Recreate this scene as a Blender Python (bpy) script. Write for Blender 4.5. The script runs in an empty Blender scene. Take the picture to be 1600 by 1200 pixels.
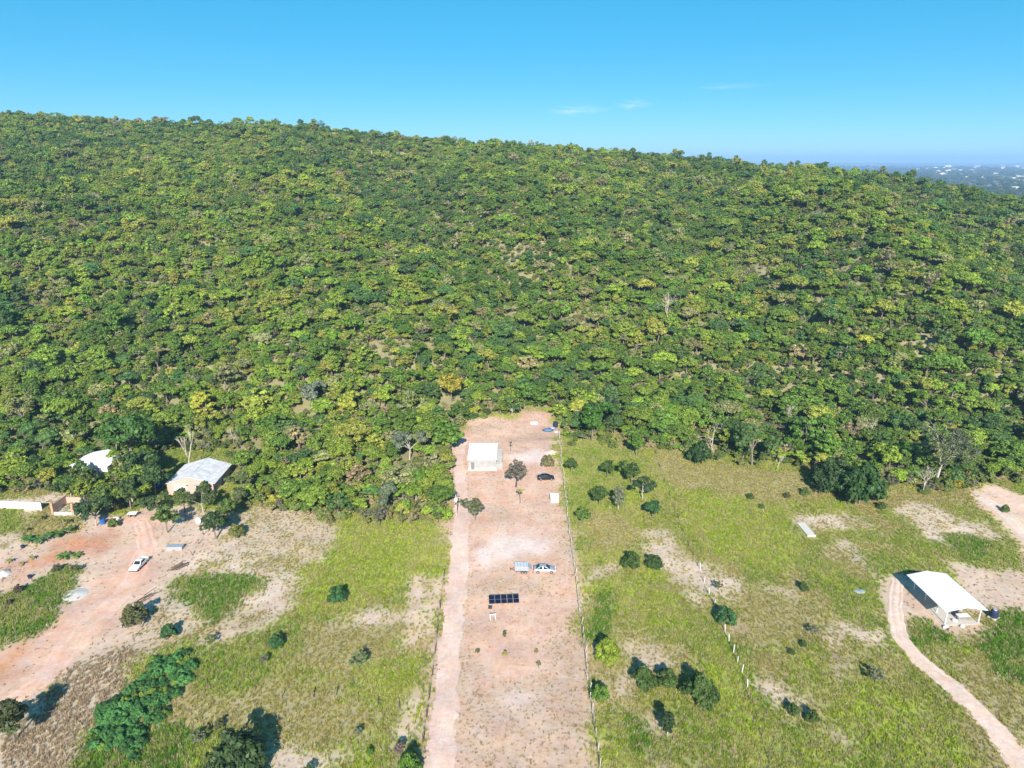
import bpy, math, random
import numpy as np
from mathutils import Vector, Matrix
R = math.radians
random.seed(7)
rng = np.random.default_rng(11)
sc = bpy.context.scene
C = sc.collection

# ------------------------------------------------------------ camera, sky, sun
CAM_H, FPX, PITCH = 80.0, 1110.0, R(17.5)
cam = bpy.data.cameras.new('camera'); cam_o = bpy.data.objects.new('camera', cam); C.objects.link(cam_o)
cam_o.location = (0, 0, CAM_H); cam_o.rotation_euler = (R(90) - PITCH, 0, 0)
cam.sensor_fit = 'HORIZONTAL'; cam.angle = 2 * math.atan(800 / FPX)
cam.clip_start = 1; cam.clip_end = 60000
sc.camera = cam_o

SUN_EL = R(30.4)
SUN_DIR = Vector((-0.009, math.cos(SUN_EL), -math.sin(SUN_EL))).normalized()
sun = bpy.data.lights.new('sun', 'SUN'); sun.energy = 5.0; sun.angle = R(0.53); sun.color = (1.0, 0.955, 0.88)
sun_o = bpy.data.objects.new('sun', sun); C.objects.link(sun_o)
sun_o.location = (0, -100, 200); sun_o.rotation_euler = SUN_DIR.to_track_quat('-Z', 'Y').to_euler()

world = bpy.data.worlds.new('World'); sc.world = world; world.use_nodes = True
wn, wl = world.node_tree.nodes, world.node_tree.links
wn.clear()
sky = wn.new('ShaderNodeTexSky'); sky.sky_type = 'NISHITA'; sky.sun_disc = False
sky.sun_elevation = SUN_EL; sky.sun_rotation = R(180); sky.altitude = 700
sky.air_density = 0.4; sky.dust_density = 0.6; sky.ozone_density = 4.0
hsv = wn.new('ShaderNodeHueSaturation'); hsv.inputs['Saturation'].default_value = 2.05; hsv.inputs['Value'].default_value = 1.7
hsv.inputs['Hue'].default_value = 0.479
gam = wn.new('ShaderNodeGamma'); gam.inputs[1].default_value = 0.42
wl.new(sky.outputs[0], gam.inputs[0]); wl.new(gam.outputs[0], hsv.inputs['Color'])
bg = wn.new('ShaderNodeBackground'); bg.inputs[1].default_value = 0.147
wo = wn.new('ShaderNodeOutputWorld')
wl.new(bg.outputs[0], wo.inputs[0])
# three thin wisps of cloud high over the right end of the ridge
tcw = wn.new('ShaderNodeTexCoord'); cur = hsv.outputs[0]
for (dx, dy, dz), (sx, sz), amt in (((.0837, .9945, .0623), (.055, .0085), .42), ((.157, .985, .0687), (.03, .009), .36), ((.272, .958, .0878), (.06, .005), .2)):
    vs_ = wn.new('ShaderNodeVectorMath'); vs_.operation = 'SUBTRACT'; wl.new(tcw.outputs['Generated'], vs_.inputs[0]); vs_.inputs[1].default_value = (dx, dy, dz)
    vm = wn.new('ShaderNodeVectorMath'); vm.operation = 'MULTIPLY'; wl.new(vs_.outputs[0], vm.inputs[0]); vm.inputs[1].default_value = (1 / sx, .6 / sx, 1 / sz)
    ln = wn.new('ShaderNodeVectorMath'); ln.operation = 'LENGTH'; wl.new(vm.outputs[0], ln.inputs[0])
    mr = wn.new('ShaderNodeMapRange'); mr.interpolation_type = 'SMOOTHSTEP'; mr.inputs[1].default_value = 1; mr.inputs[2].default_value = 0; mr.inputs[3].default_value = 0; mr.inputs[4].default_value = amt; wl.new(ln.outputs['Value'], mr.inputs[0])
    nz_ = wn.new('ShaderNodeTexNoise'); nz_.inputs['Scale'].default_value = 2.2; nz_.inputs['Detail'].default_value = 5; wl.new(vm.outputs[0], nz_.inputs['Vector'])
    mr2 = wn.new('ShaderNodeMapRange'); mr2.inputs[1].default_value = .38; mr2.inputs[2].default_value = .72; wl.new(nz_.outputs[0], mr2.inputs[0])
    mu = wn.new('ShaderNodeMath'); mu.operation = 'MULTIPLY'; wl.new(mr.outputs[0], mu.inputs[0]); wl.new(mr2.outputs[0], mu.inputs[1])
    mxc = wn.new('ShaderNodeMix'); mxc.data_type = 'RGBA'; wl.new(mu.outputs[0], mxc.inputs[0]); wl.new(cur, mxc.inputs[6]); mxc.inputs[7].default_value = (4.2, 4.4, 4.6, 1)
    cur = mxc.outputs[2]
wl.new(cur, bg.inputs[0])

vs = sc.view_settings
vs.view_transform = 'Standard'; vs.look = 'None'; vs.gamma = 1; vs.use_curve_mapping = False
vs.exposure = 0.9
sc.cycles.max_bounces = 6; sc.cycles.diffuse_bounces = 3; sc.cycles.volume_bounces = 1
sc.cycles.use_denoising = True; sc.cycles.denoiser = 'OPENIMAGEDENOISE'

# ------------------------------------------------------------ numpy noise
def vnoise(x, y, s=0):
    ix = np.floor(x); iy = np.floor(y); fx = x - ix; fy = y - iy
    fx = fx * fx * (3 - 2 * fx); fy = fy * fy * (3 - 2 * fy)
    def h(a, b):
        v = np.sin(a * 127.1 + b * 311.7 + s * 74.7) * 43758.5453
        return v - np.floor(v)
    a = h(ix, iy); b = h(ix + 1, iy); c = h(ix, iy + 1); d = h(ix + 1, iy + 1)
    return (a * (1 - fx) + b * fx) * (1 - fy) + (c * (1 - fx) + d * fx) * fy
def fbm(x, y, s=0, o=4):
    t = 0; a = 1; n = 0
    for k in range(o):
        t = t + a * vnoise(x * 2 ** k, y * 2 ** k, s + k); n += a; a *= .5
    return t / n
def sstep(a, b, x):
    t = np.clip((x - a) / (b - a), 0, 1); return t * t * (3 - 2 * t)

# ------------------------------------------------------------ terrain as a function of place
CP, SP = math.cos(PITCH), math.sin(PITCH)
def ray(px, py):
    u = (px - 800) / FPX; v = (600 - py) / FPX
    return u, CP + v * SP, -SP + v * CP
# crest of the hill: bearing, skyline, how far off
_sk = [(-500, 178, 720), (-200, 174, 720), (0, 175, 720), (100, 180, 720), (200, 187, 715), (400, 190, 705), (530, 197, 695), (620, 208, 690), (700, 217, 685),
       (850, 224, 670), (1000, 235, 650), (1140, 246, 630), (1175, 257, 620), (1250, 258, 610), (1390, 265, 585),
       (1450, 278, 565), (1500, 290, 545), (1550, 300, 530), (1600, 312, 515), (1700, 335, 500), (1850, 370, 490)]
_cx, _cy, _cz = [], [], []
for px, py, D in _sk:
    rx, ry, rz = ray(px, py); k = D / ry
    _cx.append(rx * k); _cy.append(D); _cz.append(CAM_H + rz * k - 6.5)
_cx += [620, 900, 20000]; _cy += [480, 470, 470]; _cz += [2, -8, -8]
_cx = [-20000] + _cx; _cy = [720] + _cy; _cz = [_cz[0]] + _cz
def hz(x, y):
    x = np.asarray(x, float); y = np.asarray(y, float)
    base = .03 * 12 * np.log1p(np.exp(np.clip((y - 105) / 12, -40, 40)))
    base = np.minimum(base, 4.5)
    ye = 190 + 10 * np.sin(x / 55.)
    yc = np.interp(x, _cx, _cy); zr = np.interp(x, _cx, _cz)
    t = (y - ye) / (yc - ye); tc = np.clip(t, 0, 1)
    g = tc + .18 * tc * (1 - tc); g = g * sstep(-.01, .12, t)
    ze = 3.0
    hill = (zr - ze) * g
    bump = (fbm(x / 95 + 3, y / 190, 5, 3) - .5) * 46 * tc * (1 - tc) * 2.2 * sstep(0, 30, zr)
    w4 = 4 * tc * (1 - tc)
    xf = np.interp(y, [215, 260, 340, 460, 600, 700], [22, 12, -12, -66, -110, -140]); bump = bump - 20 * np.exp(-((x - xf) / 30) ** 2) * np.minimum(w4 * 1.3, 1)
    xr = np.interp(y, [240, 300, 400, 620], [150, 165, 185, 212]); bump = bump + 15 * np.exp(-((x - xr) / 38) ** 2) * w4 - 12 * np.exp(-((x - xr - 85) / 45) ** 2) * w4
    back = np.maximum(y - yc, 0)
    z = base + hill + bump
    fall = zr - .16 * back
    plain = -12 + 10 * (fbm(x / 900, y / 900, 9, 3) - .5)
    z = np.where(y > yc, np.maximum(fall, plain), z)
    far = np.hypot(x, y)
    z = z + sstep(7000, 14000, far) * 45 * fbm(x / 2600, y / 2600, 21, 3)
    near = sstep(30, 70, y) * (1 - sstep(700, 900, y))
    z = z + near * ((fbm(x / 14, y / 14, 2, 3) - .5) * .7 + (fbm(x / 3.2, y / 3.2, 4, 2) - .5) * .12)
    return z
_ts = np.concatenate([np.linspace(60, 1100, 4200), np.geomspace(1101, 20000, 800)])
def W(px, py):
    """the point of the ground seen at a place of the photograph"""
    rx, ry, rz = ray(px, py)
    X = rx * _ts; Y = ry * _ts; Z = CAM_H + rz * _ts
    dz = Z - hz(X, Y)
    i = int(np.argmax(dz < 0)); i = max(i, 1)
    f = dz[i - 1] / (dz[i - 1] - dz[i] + 1e-9); t = _ts[i - 1] + f * (_ts[i] - _ts[i - 1])
    x, y = rx * t, ry * t
    return Vector((x, y, float(hz(x, y))))
def P(x, y, z):
    dz = z - CAM_H; dep = y * CP - dz * SP
    return 800 + FPX * x / dep, 600 - FPX * (y * SP + dz * CP) / dep, dep
def gz(x, y): return float(hz(x, y))

# ------------------------------------------------------------ materials
def mat(name, col, rough=.8, metal=0, spec=.3, var=.12, scale=3., bump=0., bscale=20., emit=None):
    m = bpy.data.materials.new(name); m.use_nodes = True
    n, l = m.node_tree.nodes, m.node_tree.links
    b = n['Principled BSDF']; b.inputs['Roughness'].default_value = rough; b.inputs['Metallic'].default_value = metal
    b.inputs['Specular IOR Level'].default_value = spec
    tc = n.new('ShaderNodeTexCoord')
    nz = n.new('ShaderNodeTexNoise'); nz.inputs['Scale'].default_value = scale; nz.inputs['Detail'].default_value = 5
    l.new(tc.outputs['Object'], nz.inputs['Vector'])
    mx = n.new('ShaderNodeMix'); mx.data_type = 'RGBA'
    mx.inputs[6].default_value = tuple(c * (1 - var * 1.6) for c in col) + (1,)
    mx.inputs[7].default_value = tuple(min(1, c * (1 + var * 1.2)) for c in col) + (1,)
    l.new(nz.outputs[0], mx.inputs[0]); l.new(mx.outputs[2], b.inputs['Base Color'])
    if bump:
        n2 = n.new('ShaderNodeTexNoise'); n2.inputs['Scale'].default_value = bscale; l.new(tc.outputs['Object'], n2.inputs['Vector'])
        bp = n.new('ShaderNodeBump'); bp.inputs['Strength'].default_value = bump; bp.inputs['Distance'].default_value = .1
        l.new(n2.outputs[0], bp.inputs['Height']); l.new(bp.outputs[0], b.inputs['Normal'])
    return m
def leaf_mat(name, lo=.55, hi=1.5, trans=.22, tint='tint'):
    m = bpy.data.materials.new(name); m.use_nodes = True
    n, l = m.node_tree.nodes, m.node_tree.links
    b = n['Principled BSDF']; b.inputs['Roughness'].default_value = .55; b.inputs['Specular IOR Level'].default_value = .25
    at = n.new('ShaderNodeAttribute'); at.attribute_type = 'INSTANCER'; at.attribute_name = tint
    lv = n.new('ShaderNodeAttribute'); lv.attribute_type = 'GEOMETRY'; lv.attribute_name = 'lv'
    mr = n.new('ShaderNodeMapRange'); mr.inputs[3].default_value = lo; mr.inputs[4].default_value = hi
    l.new(lv.outputs['Fac'], mr.inputs[0])
    hs = n.new('ShaderNodeHueSaturation'); l.new(at.outputs['Color'], hs.inputs['Color']); l.new(mr.outputs[0], hs.inputs['Value'])
    mh = n.new('ShaderNodeMapRange'); mh.inputs[3].default_value = .508; mh.inputs[4].default_value = .492
    l.new(lv.outputs['Fac'], mh.inputs[0]); l.new(mh.outputs[0], hs.inputs['Hue'])
    l.new(hs.outputs[0], b.inputs['Base Color'])
    tr = n.new('ShaderNodeBsdfTranslucent'); l.new(hs.outputs[0], tr.inputs[0])
    ms = n.new('ShaderNodeMixShader'); ms.inputs[0].default_value = trans
    l.new(b.outputs[0], ms.inputs[1]); l.new(tr.outputs[0], ms.inputs[2]); l.new(ms.outputs[0], n['Material Output'].inputs[0])
    return m
M = {}
M['leaf'] = leaf_mat('leaf'); M['grass'] = leaf_mat('grass_blade', .6, 1.35, .3)
M['bark'] = mat('bark_grey', (.20, .165, .13), .9, var=.3, scale=4, bump=.4)
M['bark_pale'] = mat('bark_pale', (.42, .37, .31), .9, var=.25, scale=4, bump=.3)
M['bark_dark'] = mat('bark_dark', (.07, .05, .04), .9, var=.3, scale=4, bump=.3)
M['white_paint'] = mat('white_paint', (.74, .73, .71), .6, var=.07, scale=1.2)
M['white_roof'] = mat('white_metal_roof', (.75, .75, .75), .5, var=.10, scale=.7)
M['wall_grey'] = mat('pale_grey_wall', (.33, .32, .31), .85, var=.25, scale=.8)
M['old_roof'] = mat('weathered_white_roof', (.60, .58, .58), .6, var=.32, scale=.7)
M['concrete'] = mat('concrete', (.50, .46, .41), .9, var=.18, scale=1.5, bump=.2)
M['concrete_pale'] = mat('pale_concrete', (.56, .52, .46), .9, var=.14, scale=2, bump=.2)
M['plaster'] = mat('plaster', (.47, .33, .27), .9, var=.12, scale=1.2, bump=.15)
M['brick'] = mat('raw_brick', (.52, .27, .18), .9, var=.2, scale=6, bump=.3)
M['grey_door'] = mat('grey_door', (.16, .16, .165), .6)
M['glass'] = mat('dark_glass', (.02, .025, .03), .08, spec=.6, var=.05)
M['silver'] = mat('silver_paint', (.52, .54, .57), .28, metal=.55, var=.03)
M['black_paint'] = mat('black_paint', (.015, .015, .022), .15, spec=.7, var=.05)
M['car_white'] = mat('white_car_paint', (.78, .78, .77), .3, spec=.5, var=.03)
M['tyre'] = mat('tyre', (.022, .022, .022), .85)
M['rim'] = mat('rim', (.45, .45, .46), .35, metal=.7)
M['lamp_red'] = mat('red_lamp', (.35, .02, .02), .25)
M['lamp_clear'] = mat('clear_lamp', (.7, .72, .75), .15)
M['dark_metal'] = mat('dark_metal', (.05, .05, .055), .5, metal=.3)
M['grey_metal'] = mat('grey_metal', (.38, .40, .43), .5, metal=.3, var=.15)
M['pv'] = mat('solar_cells', (.008, .008, .022), .2, spec=.5, var=.1)
M['alu'] = mat('aluminium', (.55, .55, .57), .4, metal=.6)
M['blue'] = mat('blue_plastic', (.02, .10, .36), .45, var=.15)
M['blue_tarp'] = mat('blue_tarpaulin', (.07, .14, .26), .6, var=.4, scale=2)
M['navy'] = mat('navy_sheet', (.02, .03, .07), .6, var=.3)
M['wood'] = mat('weathered_wood', (.24, .17, .12), .9, var=.3, scale=5, bump=.3)
M['wood_dark'] = mat('dark_wood', (.10, .075, .055), .9, var=.3, scale=5)
M['wire'] = mat('fence_wire', (.25, .24, .23), .5, metal=.6)
M['sand_white'] = mat('white_sand', (.50, .46, .43), .95, var=.16, scale=2, bump=.5, bscale=8)
M['dirt_heap'] = mat('pale_earth', (.60, .44, .36), .95, var=.14, scale=2, bump=.5, bscale=8)
M['far_wall'] = mat('far_wall', (.72, .66, .60), .8)
M['far_roof'] = mat('far_roof', (.62, .40, .30), .8)
M['rust'] = mat('rusty_earth', (.40, .17, .09), .95, var=.25)

# ------------------------------------------------------------ object helpers
def link(o, parent=None):
    C.objects.link(o)
    if parent: o.parent = parent
    return o
def tag(o, label=None, cat=None, group=None, kind=None):
    if label: o['label'] = label
    if cat: o['category'] = cat
    if group: o['group'] = group
    if kind: o['kind'] = kind
    return o
def thing(name, label, cat, loc, rz=0, group=None, s=1):
    o = bpy.data.objects.new(name, None); link(o); o.location = loc; o.rotation_euler = (0, 0, rz); o.scale = (s, s, s)
    o.empty_display_size = .3
    return tag(o, label, cat, group)
class MB:
    def __init__(s): s.v = []; s.f = []
    def poly(s, pts):
        k = len(s.v); s.v += [tuple(p) for p in pts]; s.f.append(tuple(range(k, k + len(pts)))); return s
    def box(s, x0, x1, y0, y1, z0, z1, tx=0, ty=0):
        k = len(s.v)
        s.v += [(x0, y0, z0), (x1, y0, z0), (x1, y1, z0), (x0, y1, z0),
                (x0 + tx, y0 + ty, z1), (x1 - tx, y0 + ty, z1), (x1 - tx, y1 - ty, z1), (x0 + tx, y1 - ty, z1)]
        s.f += [(k, k + 3, k + 2, k + 1), (k + 4, k + 5, k + 6, k + 7)] + [(k + i, k + (i + 1) % 4, k + 4 + (i + 1) % 4, k + 4 + i) for i in range(4)]
        return s
    def tube(s, pts, rad, n=6, cap=True):
        pts = [Vector(p) for p in pts]; k = len(s.v)
        for i, p in enumerate(pts):
            d = (pts[min(i + 1, len(pts) - 1)] - pts[max(i - 1, 0)]).normalized()
            a = d.cross(Vector((0, 0, 1)) if abs(d.z) < .9 else Vector((1, 0, 0))).normalized(); b = d.cross(a)
            r = rad[i] if isinstance(rad, (list, tuple)) else rad
            for j in range(n):
                t = 2 * math.pi * j / n; s.v.append(tuple(p + a * (r * math.cos(t)) + b * (r * math.sin(t))))
        for i in range(len(pts) - 1):
            for j in range(n):
                s.f.append((k + i * n + j, k + (i + 1) * n + j, k + (i + 1) * n + (j + 1) % n, k + i * n + (j + 1) % n))
        if cap:
            e = k + (len(pts) - 1) * n
            s.f.append(tuple(range(k, k + n))); s.f.append(tuple(range(e + n - 1, e - 1, -1)))
        return s
    def prism(s, prof, y0, y1, in0=0.0):
        """profile in x-z pushed along y"""
        k = len(s.v); n = len(prof)
        s.v += [(x, y0, z) for x, z in prof] + [(x, y1, z) for x, z in prof]
        s.f.append(tuple(range(k, k + n))); s.f.append(tuple(range(k + 2 * n - 1, k + n - 1, -1)))
        s.f += [(k + i, k + n + i, k + n + (i + 1) % n, k + (i + 1) % n) for i in range(n)]
        return s
    def mesh(s, name, m, smooth=False):
        me = bpy.data.meshes.new(name); me.from_pydata(s.v, [], s.f); me.update()
        me.materials.append(M[m] if isinstance(m, str) else m)
        if smooth: me.polygons.foreach_set('use_smooth', [True] * len(me.polygons))
        return me
    def build(s, name, m, parent=None, bevel=0, smooth=False):
        o = link(bpy.data.objects.new(name, s.mesh(name, m, smooth)), parent)
        import bmesh
        bm = bmesh.new(); bm.from_mesh(o.data); bmesh.ops.recalc_face_normals(bm, faces=bm.faces); bm.to_mesh(o.data); bm.free()
        if bevel:
            b = o.modifiers.new('bevel', 'BEVEL'); b.width = bevel; b.segments = 2; b.limit_method = 'ANGLE'
        return o
def part(name, me, parent, loc=(0, 0, 0), rz=0, s=1):
    o = link(bpy.data.objects.new(name, me), parent); o.location = loc; o.rotation_euler = (0, 0, rz)
    o.scale = (s, s, s) if not isinstance(s, tuple) else s
    return o
def copy_tree(o, parent=None):
    c = o.copy(); C.objects.link(c); c.parent = parent
    for ch in list(o.children): copy_tree(ch, c)
    return c
# ------------------------------------------------------------ ground cover classes: ground colour, tufts per m2, tuft colour, tuft height
K = {
 'field':   ((.27, .26, .085), 3.2, (.20, .235, .045), .75),
 'green':   ((.22, .25, .06), 3.6, (.17, .235, .035), .85),
 'lime':    ((.26, .29, .05), 3.4, (.23, .285, .04), .8),
 'lush':    ((.12, .19, .035), 4.2, (.10, .19, .022), 1.0),
 'brown':   ((.32, .265, .13), 2.8, (.26, .235, .09), .6),
 'straw':   ((.44, .35, .24), 1.3, (.36, .29, .15), .5),
 'pale':    ((.53, .42, .325), .8, (.42, .34, .21), .4),
 'tallstraw': ((.45, .36, .26), 3.0, (.40, .31, .21), .8),
 'pink':    ((.55, .355, .265), .32, (.34, .27, .13), .35),
 'dry':     ((.50, .345, .255), .75, (.33, .26, .14), .35),
 'white':   ((.64, .50, .44), .02, (.4, .3, .2), .3),
 'orange':  ((.55, .345, .255), .06, (.3, .22, .1), .3),
 'tan':     ((.53, .385, .295), .25, (.34, .28, .14), .4),
 'rust':    ((.48, .25, .16), .1, (.3, .22, .1), .3),
 'floor':   ((.27, .24, .12), .6, (.26, .24, .08), .8),
 'sandtrack': ((.60, .42, .32), .05, (.35, .28, .14), .3),
}
KN = list(K)
POLY = [
 # left yard
 ('pale', [(-60, 785), (90, 765), (160, 800), (240, 790), (370, 790), (420, 795), (520, 812), (500, 870), (470, 920), (440, 960), (390, 985), (320, 1000), (270, 1000), (230, 1010), (180, 1050), (120, 1110), (60, 1165), (-60, 1220)]),
 ('straw', [(400, 800), (520, 812), (500, 870), (440, 900), (400, 860), (380, 820)]),
 ('straw', [(270, 965), (330, 960), (400, 940), (450, 950), (390, 985), (320, 1000), (270, 1000)]),
 ('tan', [(160, 800), (250, 795), (330, 800), (330, 840), (300, 880), (270, 920), (240, 960), (200, 1000), (150, 1030), (80, 1080), (-60, 1130), (-60, 880), (60, 850), (110, 830)]),
 ('orange', [(190, 800), (240, 805), (258, 835), (245, 880), (222, 915), (195, 955), (155, 990), (115, 1030), (85, 1070), (50, 1100), (-60, 1130), (-60, 1040), (20, 1000), (80, 950), (140, 915), (185, 885), (198, 850)]),
 ('rust', [(120, 845), (175, 825), (182, 845), (150, 865), (100, 875), (50, 900), (-20, 915), (-20, 890), (60, 865)]),
 ('rust', [(0, 1010), (50, 1000), (40, 1040), (0, 1070)]),
 ('brown', [(60, 790), (140, 800), (130, 830), (70, 850), (20, 830)]),
 ('green', [(-60, 795), (30, 795), (40, 830), (-60, 850)]),
 ('lush', [(-60, 960), (30, 915), (100, 893), (106, 915), (90, 950), (60, 980), (20, 1000), (-60, 1020)]),
 ('tallstraw', [(55, 1120), (110, 1055), (150, 1025), (205, 1015), (215, 1040), (185, 1090), (150, 1140), (110, 1185), (60, 1240), (-60, 1240), (-60, 1180)]),
 ('straw', [(150, 1020), (250, 960), (300, 960), (290, 1000), (230, 1030)]),
 ('white', [(95, 930), (108, 918), (140, 915), (135, 935), (108, 943)]),
 ('lush', [(278, 915), (290, 900), (325, 888), (370, 893), (402, 905), (398, 930), (375, 950), (340, 965), (310, 962), (285, 940)]),
 ('dry', [(-60, 885), (20, 880), (40, 895), (10, 910), (-60, 925)]),
 # left field
 ('lime', [(520, 810), (697, 815), (690, 900), (640, 905), (570, 935), (520, 955), (470, 960), (455, 940), (480, 915), (500, 880)]),
 ('green', [(440, 965), (480, 960), (450, 1000), (400, 1060), (330, 1100), (300, 1060), (320, 1010), (390, 990)]),
 ('brown', [(455, 985), (560, 970), (650, 985), (640, 1010), (560, 1015), (530, 1060), (480, 1030)]),
 ('pale', [(520, 960), (560, 945), (600, 965), (655, 965), (650, 985), (570, 980), (530, 972)]),
 ('brown', [(400, 1090), (470, 1070), (560, 1080), (600, 1110), (560, 1150), (440, 1160), (370, 1140), (350, 1110)]),
 ('pale', [(415, 1180), (470, 1165), (560, 1172), (545, 1190), (520, 1215), (415, 1215)]),
 ('lime', [(555, 1040), (640, 1030), (650, 1065), (620, 1090), (560, 1075)]),
 ('lush', [(130, 1180), (170, 1160), (260, 1140), (300, 1150), (290, 1230), (80, 1240)]),
 # middle lot
 ('pink', [(704, 690), (718, 676), (745, 655), (800, 652), (828, 640), (868, 643), (876, 690), (888, 790), (900, 900), (916, 1010), (940, 1220), (655, 1220), (668, 1130), (680, 1050), (690, 960), (697, 880), (702, 800)]),
 ('sandtrack', [(638, 903), (666, 893), (662, 960), (652, 1005), (632, 1015), (640, 960)]),
 ('sandtrack', [(672, 905), (690, 900), (682, 960), (668, 1005), (662, 1000)]),
 ('sandtrack', [(634, 1078), (664, 1070), (654, 1120), (642, 1168), (606, 1172), (620, 1130)]),
 ('dry', [(738, 1070), (905, 1050), (928, 1130), (938, 1220), (745, 1220), (725, 1130)]),
 ('dry', [(735, 905), (800, 895), (885, 905), (870, 935), (800, 925), (740, 935)]),
 ('dry', [(722, 880), (738, 885), (732, 940), (736, 1010), (730, 1090), (726, 1220), (706, 1220), (712, 1090), (716, 1000), (720, 940)]),
 ('dry', [(760, 790), (800, 800), (790, 815), (755, 812)]), ('dry', [(830, 780), (858, 790), (852, 815), (826, 800)]),
 ('dry', [(850, 985), (905, 960), (915, 1060), (850, 1060)]),
 ('dry', [(868, 820), (890, 800), (900, 890), (880, 890)]),
 ('dry', [(745, 662), (800, 656), (790, 672), (740, 680)]),
 ('white', [(752, 842), (800, 838), (850, 840), (845, 858), (800, 868), (770, 880), (750, 868)]),  # bright patch: the sun's opposition hotspot whitened into the ground colour
 ('white', [(790, 708), (860, 705), (862, 718), (800, 722)]),
 ('white', [(775, 1075), (810, 1078), (805, 1095), (770, 1090)]),
 ('orange', [(735, 1002), (845, 998), (850, 1045), (735, 1052)]),
 ('rust', [(738, 734), (773, 734), (770, 742), (742, 743)]),
 # right field
 ('lime', [(1070, 770), (1180, 760), (1230, 800), (1260, 850), (1230, 890), (1120, 870), (1070, 830)]),
 ('brown', [(1030, 715), (1240, 735), (1290, 770), (1240, 790), (1140, 770), (1060, 750)]),
 ('green', [(900, 700), (1000, 700), (1010, 740), (960, 800), (895, 760)]),
 ('brown', [(905, 800), (960, 805), (1000, 830), (990, 860), (910, 850)]),
 ('pale', [(1000, 832), (1040, 828), (1065, 870), (1105, 878), (1160, 908), (1150, 930), (1100, 945), (1062, 915), (1036, 885), (1005, 870)]),
 ('straw', [(908, 895), (950, 880), (965, 895), (930, 912), (912, 930)]),
 ('straw', [(1150, 905), (1230, 910), (1230, 935), (1180, 930)]),
 ('brown', [(1160, 930), (1260, 960), (1260, 1010), (1180, 1010)]),
 ('straw', [(975, 1010), (1020, 1005), (1050, 1025), (1000, 1040), (965, 1035)]),
 ('pale', [(1240, 806), (1330, 800), (1372, 825), (1350, 838), (1290, 830), (1250, 820)]),
 ('pale', [(1305, 858), (1345, 855), (1365, 890), (1350, 890), (1335, 870)]),
 ('pale', [(1402, 786), (1470, 790), (1500, 800), (1555, 825), (1550, 842), (1490, 850), (1450, 845), (1425, 815)]),
 ('brown', [(1330, 770), (1500, 768), (1530, 790), (1470, 790), (1400, 785), (1340, 790)]),
 ('sandtrack', [(1516, 765), (1550, 755), (1590, 772), (1660, 780), (1660, 880), (1600, 865), (1575, 835), (1548, 805), (1525, 790)]),
 ('tan', [(1480, 895), (1510, 880), (1560, 890), (1660, 920), (1660, 965), (1560, 965), (1530, 960), (1500, 930)]),
 ('tan', [(1383, 905), (1425, 900), (1480, 960), (1530, 972), (1530, 985), (1470, 985), (1420, 970), (1400, 975), (1384, 950)]),
 ('green', [(1560, 830), (1600, 870), (1600, 900), (1560, 885), (1490, 880), (1540, 850)]),
 ('lush', [(1485, 845), (1520, 840), (1530, 865), (1495, 870)]),
 ('brown', [(1480, 985), (1545, 980), (1545, 1010), (1500, 1015)]),
 ('lush', [(1420, 968), (1470, 985), (1500, 1012), (1440, 1010)]),
 ('lush', [(1540, 972), (1660, 965), (1660, 1070), (1560, 1040), (1530, 1000)]),
 ('pale', [(1310, 985), (1370, 985), (1395, 1030), (1340, 1025)]),
 ('straw', [(1285, 1035), (1325, 1030), (1330, 1055), (1295, 1050)]),
 ('pale', [(1170, 1050), (1200, 1065), (1270, 1075), (1300, 1080), (1285, 1110), (1240, 1095), (1190, 1090)]),
 ('straw', [(1275, 1115), (1345, 1150), (1350, 1170), (1320, 1155)]),
 ('lush', [(955, 1135), (1045, 1145), (1045, 1185), (970, 1180)]),
 ('lush', [(925, 940), (960, 930), (965, 1000), (930, 1010)]),
 ('straw', [(960, 1060), (985, 1070), (980, 1110), (950, 1090)]),
]
def inpoly(x, y, pts):
    r = np.zeros(x.shape, bool); n = len(pts)
    for i in range(n):
        x0, y0 = pts[i]; x1, y1 = pts[(i + 1) % n]
        if y0 == y1: continue
        c = ((y0 > y) != (y1 > y)) & (x < (x1 - x0) * (y - y0) / (y1 - y0) + x0); r ^= c
    return r
WPOLY = [(k, [tuple(W(*p)[:2]) for p in pts]) for k, pts in POLY]
# lower edge of the wood
EDGE = [(-600, 765), (0, 768), (90, 768), (150, 798), (215, 793), (236, 772), (246, 705), (330, 700), (362, 722), (382, 790), (440, 800), (500, 812), (560, 812), (620, 818), (694, 812), (699, 740), (708, 684), (742, 655), (800, 652), (825, 640), (868, 642),
        (884, 685), (940, 690), (990, 690), (1022, 698), (1080, 712), (1130, 718), (1200, 723), (1245, 727), (1290, 752), (1340, 780), (1385, 766), (1470, 768), (1530, 752), (1600, 745), (2300, 735)]
_ex = np.array([e[0] for e in EDGE], float); _ey = np.array([e[1] for e in EDGE], float)
def in_wood(x, y, z, shift=0):
    px, py, dep = P(x, y, z)
    return (py < np.interp(px, _ex, _ey) - shift) & (y > 100) & (y < 1000)
HOUSES = [(299, 772, 7.5, 11.5), (142, 742, 5.5, 8)]      # footprints kept free of the wood: front centre, half width, depth
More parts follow.
